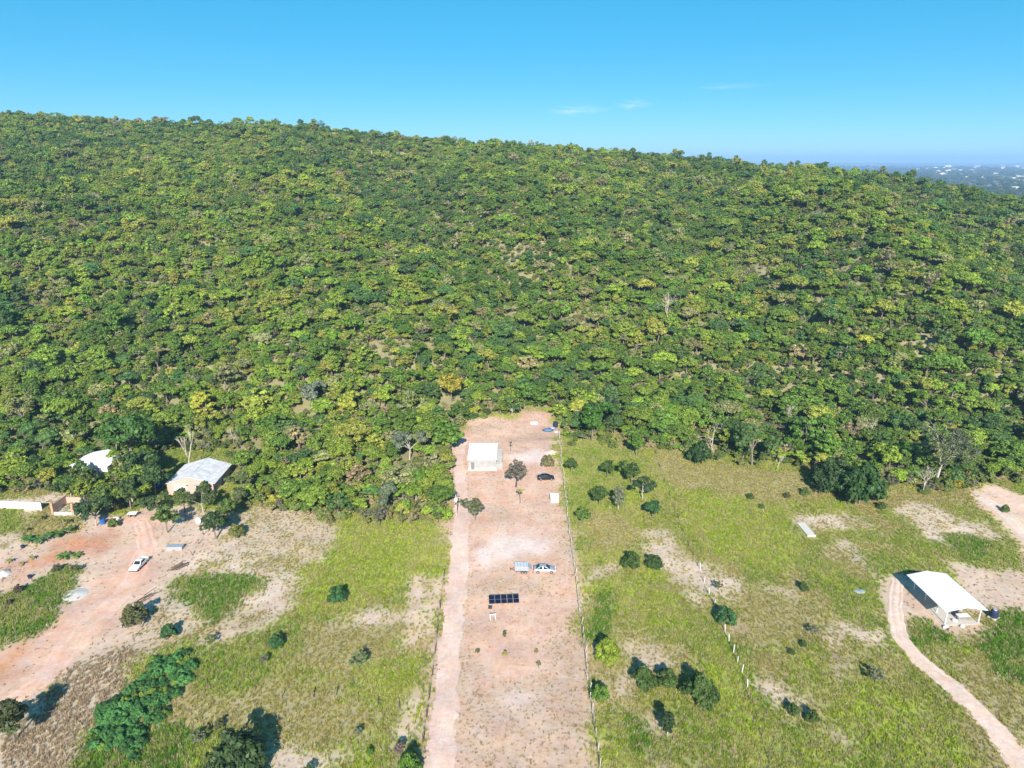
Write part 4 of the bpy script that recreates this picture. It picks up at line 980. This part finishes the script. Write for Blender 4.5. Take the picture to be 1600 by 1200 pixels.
t = thing('white_cart', 'small white flat cart at the head of the yard under the trees', 'cart', W(208, 806), .1)
MB().box(-1.0, 1.0, -.6, .6, .65, .85).build('deck', 'white_paint', t, bevel=.02); wheel(t, -.5, -.62, .3); wheel(t, -.5, .62, .3); wheel(t, .5, -.62, .3); wheel(t, .5, .62, .3)
MB().tube([(1, 0, .7), (1.9, 0, .45)], .04, 5).build('drawbar', 'dark_metal', t)
sack('stone', 'pale boulder at the head of the yard left of the white cart', W(181, 812), (.8, .6, .4), 'concrete_pale', 25, 'stone')
sack('plastic_bag', 'white sheet hung between the bushes before the brick house', W(310, 818), (.7, .4, .8), 'white_paint', 26, 'bag')
sack('plastic_bag', 'small white bag left of the hung sheet before the brick house', W(286, 812), (.5, .35, .3), 'white_paint', 27, 'bag')
t = thing('flat_tank', 'flat grey box tank lying in the dirt right of the pickup', 'tank', W(272, 860), R(2))
MB().box(-1.7, 1.7, 0, 1.3, -.1, .75).build('tank_body', 'grey_metal', t, bevel=.04); MB().box(-1.75, 1.75, -.05, 1.35, .752, .82).build('lid', 'grey_metal', t)
t = thing('timber_pile', 'loose pile of old dark planks beside the yard fence', 'timber', W(281, 886), R(62))
for i in range(16):
    y = random.uniform(-.9, .9); L_ = random.uniform(1.6, 3.4); z = .1 + .09 * (i // 4); q = MB().box(-L_ / 2, L_ / 2, -.09, .09, -.03, .03).build('plank', 'wood' if i % 3 else 'wood_dark', t)
    q.location = (random.uniform(-.5, .5), y, z); q.rotation_euler = (random.uniform(-.1, .1), random.uniform(-.06, .06), random.uniform(-.25, .25))
t = thing('timber_pile', 'few grey poles lying near the lower end of the yard fence', 'timber', W(232, 930), R(55))
for i in range(7):
    q = MB().tube([(-1.5, 0, 0), (1.5, 0, 0)], [.07, .05], 6).build('pole', 'wood_dark', t); q.location = (random.uniform(-1, 1), random.uniform(-1.2, 1.2), .1); q.rotation_euler = (0, 0, random.uniform(-.3, .3))
for a, lab in (((36, 856), 'black bucket in the garden rows at the left'), ((47, 903), 'dark bucket beside the rusty soil bank at the left')):
    o = thing('bucket', lab, 'bucket', W(*a)); MB().tube([(0, 0, -.05), (0, 0, .6)], [.32, .42], 12).build('bucket_body', 'navy', o); MB().tube([(-.4, 0, .55), (-.25, 0, .85), (.25, 0, .85), (.4, 0, .55)], .02, 4).build('handle', 'dark_metal', o)

# ------------------------------------------------------------ single trees and bushes
def bush(px, py, dpx, k, tint, label, name='bush', cat='bush', hs=1., group=None, trunk=None):
    p = W(px, py); dia = dpx * P(p.x, p.y, p.z)[2] / FPX; s = dia / 5.9
    return tree(name, p, k, (s, s, s * hs), tint, label, cat, group, trunk=trunk)
DG, MG, EM, OL, LI, GR, FR = (.058, .10, .022), (.10, .15, .032), (.042, .11, .032), (.095, .105, .035), (.19, .25, .025), (.14, .16, .09), (.09, .17, .022)
dark_trunk = TREE[9][2].copy(); dark_trunk.materials.clear(); dark_trunk.materials.append(M['bark_dark'])
bush(806, 761, 40, 9, (.15, .125, .085), 'brownish thin-leaved tree with dark trunk in the middle of the lot', 'tree', 'tree', 1.05, trunk=dark_trunk)
bush(743, 813, 38, 4, (.125, .135, .06), 'olive tree standing alone between the lane and the small white house', 'tree', 'tree', .95)
for a in [(892, 738, 23, 0, DG, 'small dark tree at the left fence of the right meadow'), (949, 745, 26, 1, DG, 'dark small tree with pale trunk in the upper right meadow'), (987, 757, 36, 4, DG, 'upper of two touching dark trees in the upper right meadow'),
          (1004, 780, 33, 5, (.055, .09, .035), 'lower of two touching dark trees in the upper right meadow'), (936, 790, 32, 0, DG, 'dark bush left of the grey-green bush in the right meadow'), (966, 796, 28, 11, GR, 'upright grey-green bush in the upper right meadow'),
          (1020, 809, 28, 1, EM, 'bluish green bush beside the thin dark fence posts'), (911, 819, 28, 9, FR, 'pale airy sapling close to the white fence posts'), (994, 713, 38, 4, FR, 'light green tree at the wood edge above the two touching dark trees')]:
    bush(*a, name='small_tree', cat='tree')
for a in [(986, 888, 33, 7, DG, 'left one of a pair of dark round bushes in the middle of the right meadow'), (1021, 888, 29, 8, (.045, .085, .022), 'right one of a pair of dark round bushes in the middle of the right meadow'), (1255, 922, 17, 7, DG, 'little dark bush left of the grey sheet in the right meadow'), (1134, 975, 36, 8, EM, 'green bush on the line of white stakes'),
          (1005, 1072, 43, 7, DG, 'leftmost of the three dark round trees in the lower right meadow'), (1041, 1071, 36, 8, DG, 'middle and smallest of the three dark round trees in the lower right meadow'), (1093, 1098, 60, 7, DG, 'biggest of the three dark round trees in the lower right meadow'), (1042, 1150, 34, 11, (.03, .055, .018), 'narrow dark bush below the three round trees'),
          (948, 1031, 42, 7, LI, 'bright lime bush close to the white fence posts'), (937, 1093, 32, 8, FR, 'fresh green bush leaning on the white post fence'), (1238, 1115, 22, 8, DG, 'left one of two low dark bushes in the bottom right meadow'), (1268, 1127, 24, 7, DG, 'right one of two low dark bushes in the bottom right meadow'),
          (1367, 1068, 28, 9, GR, 'grey thin bush in the grass right of the sandy patch'), (1172, 780, 13, 8, DG, 'tiny dark bush in the upper right meadow'), (1258, 774, 16, 7, MG, 'tiny bush left of the big round tree at the wood edge'), (1230, 778, 12, 8, OL, 'tiny olive bush in the brown upper meadow'),
          (1190, 795, 10, 7, MG, 'tiny bush above the concrete slab in the right meadow'), (855, 729, 24, 8, (.16, .15, .06), 'olive bush beside the track above the black car'), (1270, 992, 18, 9, GR, 'pale bush in the middle of the right meadow'), (1255, 1010, 13, 8, DG, 'small dark bush below the pale bush of the right meadow'),
          (1122, 922, 16, 9, OL, 'thin olive bush in the sandy hollow by the fence'), (1236, 1022, 12, 8, DG, 'small dark bush at the foot of the brown patch in the right meadow'), (1376, 795, 15, 8, DG, 'small bush at the foot of the wood near the upper sand patch'), (1570, 800, 14, 7, MG, 'small bush on the upper right track'),
          (213, 974, 44, 8, (.10, .105, .04), 'olive round bush beside the yard fence'), (24, 1157, 74, 4, (.075, .09, .032), 'big olive bush at the lower left picture edge'), (265, 996, 28, 7, EM, 'emerald bush above the thicket on the left'), (330, 1007, 18, 9, MG, 'thin bush at the end of the pale sand on the left'),
          (432, 1010, 26, 8, EM, 'emerald bush in the left field beside the brown patch'), (413, 1038, 17, 9, GR, 'pale small bush in the left field'), (527, 940, 33, 8, EM, 'emerald round bush alone in the yellow-green left field'), (560, 1047, 31, 9, (.14, .19, .07), 'pale airy bush in the middle of the left field'),
          (372, 1212, 96, 8, (.05, .085, .028), 'large dark tree crown at the bottom picture edge on the left'), (312, 1163, 26, 9, GR, 'pale small bush right of the emerald thicket'), (344, 1136, 18, 8, OL, 'small olive bush right of the emerald thicket'), (625, 1180, 22, 10, (.17, .12, .09), 'reddish dry bush at the lower end of the sand track'),
          (640, 1208, 42, 7, FR, 'fresh green bush at the bottom edge left of the lane'), (484, 1212, 20, 10, DG, 'dark small bush at the bottom picture edge'), (178, 824, 18, 7, MG, 'low green bush at the head of the yard'), (370, 838, 26, 8, (.14, .16, .04), 'yellow-green bush right of the trees before the brick house'),
          (560, 1150, 16, 9, GR, 'pale bush in the brown part of the lower left field'), (578, 1178, 14, 8, FR, 'little green bush near the bottom of the left field'), (842, 1042, 9, 9, (.25, .24, .05), 'yellowish seedling in the orange patch of the lot'), (746, 1022, 9, 9, (.14, .14, .03), 'dark seedling on the left of the orange patch'),
          (838, 1022, 8, 9, (.3, .25, .06), 'dry seedling on the right of the orange patch'), (789, 1024, 9, 7, (.32, .28, .06), 'yellow tuft plant in the middle of the orange patch'), (788, 997, 9, 11, (.12, .12, .04), 'small upright seedling above the orange patch'), (1480, 748, 20, 7, FR, 'low fresh bush under the tall pale-trunked tree'),
          (30, 925, 16, 8, (.09, .075, .045), 'brown dry bush on the bank left of the green strip'), (15, 945, 12, 8, (.09, .075, .045), 'smaller brown dry bush below the one on the left bank'), (90, 893, 16, 8, OL, 'olive scrub on the bank above the white sand heap'), (118, 895, 15, 9, OL, 'thin scrub right of the bank above the white sand heap')]:
    bush(*a, hs=1.2 if a[3] in (7, 8) else .95)
for a in [(262, 832, 46, 4, MG, 'leafy tree at the left before the brick house and yard'), (248, 808, 38, 5, (.06, .10, .03), 'tree right of the white cart at the head of the yard'), (289, 800, 38, 1, (.085, .12, .03), 'round tree before the garage door of the brick house'), (318, 801, 38, 5, (.08, .115, .04), 'tree before the window of the brick house'),
          (338, 842, 46, 0, (.05, .085, .025), 'dark tree with its shadow right of the hung white sheet'), (356, 816, 38, 4, MG, 'tree at the right front corner of the brick house'), (372, 800, 36, 6, (.10, .125, .05), 'grey-olive tree right of the brick house'), (321, 777, 20, 11, MG, 'slim tree rising before the right roof slope of the brick house'),
          (243, 776, 52, 0, (.05, .09, .025), 'dark round tree overlapping the left eave of the brick house'), (228, 762, 58, 5, (.06, .105, .028), 'tall dark tree left behind the brick house'), (378, 772, 40, 6, (.10, .13, .04), 'tree right of the pale clearing beside the brick house'),
          (150, 822, 44, 5, (.05, .09, .03), 'dark tree between the ruin and the yard'), (170, 800, 46, 0, MG, 'round tree at the head of the yard right of the ruin'), (205, 797, 50, 4, (.07, .11, .03), 'wide tree shading the white cart'), (140, 776, 46, 4, (.085, .12, .03), 'tree before the half hidden white shed'), (112, 782, 40, 5, (.075, .12, .03), 'tree left before the half hidden white shed')]:
    bush(*a, name='yard_tree', cat='tree')
for a in [(705, 628, 46, 0, (.27, .235, .03), 'bright yellow-green tree in the wood above the small white house'), (488, 642, 44, 4, (.17, .195, .13), 'silvery grey-green tree in the wood left of the yellow tree'), (640, 718, 46, 5, (.15, .175, .11), 'silvery tree in the wood left of the lane'), (602, 800, 46, 6, (.13, .165, .09), 'silvery tree at the wood edge above the left field'),
          (1343, 788, 76, 7, (.035, .082, .018), 'big round dark tree bulging out of the wood edge above the right meadow'), (1298, 768, 66, 8, (.04, .075, .022), 'big dark tree left behind the bulging round tree'), (1092, 724, 40, 7, (.035, .075, .02), 'dark green tree at the wood edge under the bare white tree'), (925, 690, 60, 4, (.06, .14, .02), 'bright green leafy tree at the top corner of the fenced meadow'),
          (1175, 728, 66, 6, (.075, .13, .035), 'wide flat-topped green tree at the wood edge of the right meadow'), (210, 730, 80, 3, (.06, .13, .025), 'wide green tree between the shed and the brick house'), (945, 672, 56, 6, (.05, .08, .03), 'dark tree above the bright leafy one at the meadow corner')]:
    bush(*a, name='big_tree', cat='tree', hs=1.25 if a[3] in (7, 8) else 1)
def bare_tree(px, py, hpx, m, label, seed, spread=1., leaves=None, depth=4, r0=.16):
    p = W(px, py); hm = hpx * P(p.x, p.y, p.z)[2] / FPX / .93
    mb = bare_mesh(seed, hm * 1.05, r0 * hm / 7, spread, depth); o = thing('bare_tree' if not leaves else 'tall_tree', label, 'tree', p)
    mb.build('trunk', m, o)
    if leaves:
        g = np.random.default_rng(seed); v = np.array(mb.v); tp = v[v[:, 2] > hm * .5]; cen = tp[g.choice(len(tp), 210)]
        vv, lv = leaf_cloud(cen, [.75] * len(cen), 34, .26, g, shell=.15); c = part('crown', crown_mesh('crown', vv, lv), o); c['tint'] = list(leaves)
    return o
bare_tree(1112, 700, 40, 'bark_pale', 'leafless white tree at the wood edge above the right meadow', 5)
bare_tree(1441, 772, 40, 'bark_pale', 'slim leafless pinkish tree left of the tall pale-trunked tree', 6, .7)
bare_tree(1463, 758, 92, 'bark_pale', 'tall feathery tree with forked pale trunk at the right wood edge', 8, 1.05, (.085, .115, .05), 5)
bare_tree(297, 738, 62, 'bark_pale', 'tall slim leafless trunk behind the brick house', 9, .4, depth=3)
bare_tree(66 + 300, 700, 30, 'bark_pale', 'small leafless tree on the pale clearing behind the brick house', 10)
bare_tree(1215, 735, 24, 'bark_pale', 'small dry pale stem at the wood edge in the right meadow', 12, .5, depth=3)
bare_tree(1040, 505, 40, 'bark_pale', 'leafless grey tree in the middle of the hillside wood on the right', 13)
bare_tree(150, 318, 16, 'bark_pale', 'pale leafless tree high on the left of the hillside', 14)
bare_tree(1230, 668, 34, 'bark_pale', 'pinkish grey leafless tree in the wood above the concrete slab', 15, 1.2)
bare_tree(1360, 690, 34, 'bark_pale', 'grey leafless tree in the wood above the big round tree', 16, 1.2)
bare_tree(645, 655, 40, 'bark_pale', 'pale forked leafless tree in the wood above the lane', 17, .8)

# palms and banana plants
def palm(name, px, py, trunk_h, leaf, n, tint, label, cat, lean=0, wide=.16):
    o = thing(name, label, cat, W(px, py), random.uniform(0, 6)); g = np.random.default_rng(int(px * 7 + py))
    top = Vector((lean * trunk_h, 0, trunk_h)); MB().tube([(0, 0, -.2), (lean * trunk_h * .4, 0, trunk_h * .55), top], [.11, .08, .07], 6).build('trunk', 'bark', o)
    for i in range(n):
        a = 6.283 * i / n + g.normal() * .15; el = .9 * g.random() + .25; mb = MB(); pts = []
        for j in range(6):
            t_ = j / 5; r = leaf * t_ * (.9 - .18 * t_); z = leaf * (math.sin(el) * t_ - .75 * t_ * t_); w_ = wide * leaf * math.sin(math.pi * (.12 + .86 * t_)); d = Vector((math.cos(a), math.sin(a), 0)); sd = Vector((-d.y, d.x, 0))
            c = top + d * r + Vector((0, 0, z)); pts += [c - sd * w_ - Vector((0, 0, w_ * .5)), c, c + sd * w_ - Vector((0, 0, w_ * .5))]
        mb.v = [tuple(p) for p in pts]
        for j in range(5):
            for e in (0, 1): mb.f.append((3 * j + e, 3 * j + e + 1, 3 * j + 4 + e, 3 * j + 3 + e))
        q = mb.build('leaf', 'leaf', o); q['tint'] = [float(c * g.uniform(.8, 1.2)) for c in tint]
        q.data.attributes.new('lv', 'FLOAT', 'POINT').data.foreach_set('value', np.full(len(mb.v), .5, np.float32))
palm('young_palm', 813, 786, 3.7, 1.3, 8, (.28, .26, .06), 'slender leaning young palm with yellow fronds below the brownish tree', 'palm', .16, .22)
for a in [(54, 822, 2.4, 1.6, 'palm', 'small palm behind the left end of the garden bed'), (98, 826, 2.2, 1.6, 'palm', 'small palm in the middle behind the garden bed'), (119, 824, 2.4, 1.5, 'palm', 'small yellowish palm at the right end of the garden bed'), (36, 836, 1.6, 1.3, 'palm', 'small palm at the left picture edge of the garden bed')]:
    palm('young_palm', a[0], a[1], a[2], a[3], 9, (.17, .2, .04), a[5], a[4])
for a in [(44, 848, 1.2, 'leftmost banana plant of the garden bed'), (62, 850, 1.4, 'banana plant in the left half of the garden bed'), (76, 846, 1.6, 'tallest banana plant amid the garden bed'), (92, 840, 1.2, 'banana plant right of the middle of the garden bed'), (108, 834, 1.2, 'rightmost banana plant of the garden bed')]:
    palm('banana_plant', a[0], a[1], a[2], 1.9, 9, (.06, .13, .025), a[3], 'banana plant', 0, .2)
palm('cycad', 100, 872, .5, 2.3, 13, (.085, .16, .03), 'spreading palm-like plant on the rusty bank of the yard', 'palm', 0, .14); palm('cycad', 120, 870, .5, 2.0, 11, (.09, .17, .03), 'second spreading plant right on the rusty bank of the yard', 'palm', 0, .14)
palm('young_palm', 15, 880, .8, 1.1, 8, (.22, .22, .05), 'small palm seedling in the rusty soil at far left', 'palm'); palm('young_palm', 50, 876, .8, 1.0, 8, (.22, .22, .05), 'small palm seedling right of the one at far left', 'palm'); palm('young_palm', 34, 884, .7, .9, 7, (.2, .2, .05), 'lowest of the three palm seedlings in rusty soil', 'palm')

# emerald thicket
tp = [tuple(W(*p)[:2]) for p in [(140, 1172), (150, 1112), (190, 1082), (232, 1040), (272, 1022), (303, 1018), (314, 1040), (300, 1072), (272, 1095), (262, 1125), (222, 1152), (210, 1190), (186, 1178), (160, 1162)]]
q = rng.uniform([min(p[0] for p in tp), min(p[1] for p in tp)], [max(p[0] for p in tp), max(p[1] for p in tp)], (1500, 2)); q = q[inpoly(q[:, 0] + 5 * (fbm(q[:, 0] / 4, q[:, 1] / 4, 301, 2) - .5), q[:, 1] + 6 * (fbm(q[:, 0] / 4, q[:, 1] / 4, 311, 2) - .5), tp) & (fbm(q[:, 0] / 3, q[:, 1] / 3, 321, 2) > .27)]
sel = []
for p in q:
    if all((p[0] - s[0]) ** 2 + (p[1] - s[1]) ** 2 > .55 for s in sel): sel.append(p)
q = np.array(sel); nq = len(q); s = rng.uniform(.14, .40, nq)
geo_scatter('thicket', np.stack([q[:, 0], q[:, 1], hz(q[:, 0], q[:, 1])], 1), np.stack([s, s, s * rng.uniform(.55, 1.0, nq)], 1), rng.uniform(0, 6.28, nq), np.array([.066, .175, .046]) * rng.uniform(.55, 1.6, (nq, 1)) * np.where(rng.random((nq, 1)) < .18, np.array([[2.2, 1.2, .7]]), 1), rng.choice([7, 8], nq), proto_hi, 'emerald green thicket in the lower left field', 'thicket')

# ------------------------------------------------------------ far plain: woods and town
n = 15000
fx = rng.random(n); fd = np.exp(rng.uniform(math.log(1050), math.log(9000), n)); an = np.arctan(rng.uniform(.30, .86, n))
X, Y = fd * np.sin(an), fd * np.cos(an); Z = hz(X, Y); k = fbm(X / 160, Y / 160, 77, 4) < .56
X, Y, Z, fd = X[k], Y[k], Z[k], fd[k]; s = rng.uniform(1.0, 2.2, len(X)) * (1 + fd / 4500); tn = PAL[rng.choice([0, 1, 4, 3], len(X))] * .9
geo_scatter('far_woods', np.stack([X, Y, Z], 1), np.stack([s * 1.3, s * 1.3, s * .8], 1), rng.uniform(0, 6, len(X)), tn, rng.choice([0, 1, 4, 5, 7], len(X)), proto_lo, 'scattered woods on the far plain behind the hill', 'wood')
def far_house(x, y, w_, d_, h_, roof, label, group, rz, cat='building'):
    o = thing('far_building', label, cat, (x, y, gz(x, y)), rz, group)
    MB().box(-w_ / 2, w_ / 2, -d_ / 2, d_ / 2, -3, h_).build('wall', 'far_wall', o)
    MB().prism([(-w_ / 2 - .6, h_ + .01), (w_ / 2 + .6, h_ + .01), (0, h_ + w_ * .14)], -d_ / 2 - .6, d_ / 2 + .6).build('roof', roof, o)
for px, py, w_, d_, h_, rf, lab in ((1519, 296, 34, 22, 8, 'white_roof', 'long white hall on the far plain at the end of the hill ridge'), (1584, 299, 38, 24, 9, 'white_roof', 'large white hall on the far plain at the right picture edge'), (1556, 297, 24, 18, 7, 'far_roof', 'reddish-roofed hall between the two white halls on the far plain'), (1582, 283, 20, 18, 14, 'white_roof', 'pale block behind the large white hall on the far plain')):
    p = W(px, py); far_house(p.x, p.y, w_, d_, h_, rf, lab, None, random.uniform(-.3, .3) + 1.57)
for i in range(70):
    px = random.uniform(1420, 1640); py = 262 + 32 * random.random() ** 1.3
    if py > 262 + (px - 1400) * .2: continue
    p = W(px, py)
    if p.y < 900: continue
    s = .7 + p.length / 4200; far_house(p.x, p.y, random.uniform(11, 20) * s, random.uniform(10, 14) * s, random.uniform(5, 8) * s, random.choice(['white_roof', 'far_roof', 'white_roof']), 'tiny pale building of the hazy town on the far plain', 'far town buildings', random.uniform(0, 3))

# ------------------------------------------------------------ haze over the plain
hb = MB().box(-26000, 26000, -4200, 26000, -60, 178).build('haze', 'white_paint'); hm = bpy.data.materials.new('haze'); hm.use_nodes = True
hn = hm.node_tree.nodes; hn.clear(); ho = hn.new('ShaderNodeOutputMaterial'); hv = hn.new('ShaderNodeVolumePrincipled')
hv.inputs['Color'].default_value = (.38, .62, 1, 1); hv.inputs['Density'].default_value = 1.2e-4; hv.inputs['Anisotropy'].default_value = 0.0
hm.node_tree.links.new(hv.outputs[0], ho.inputs['Volume']); hb.data.materials.clear(); hb.data.materials.append(hm); tag(hb, kind='stuff')
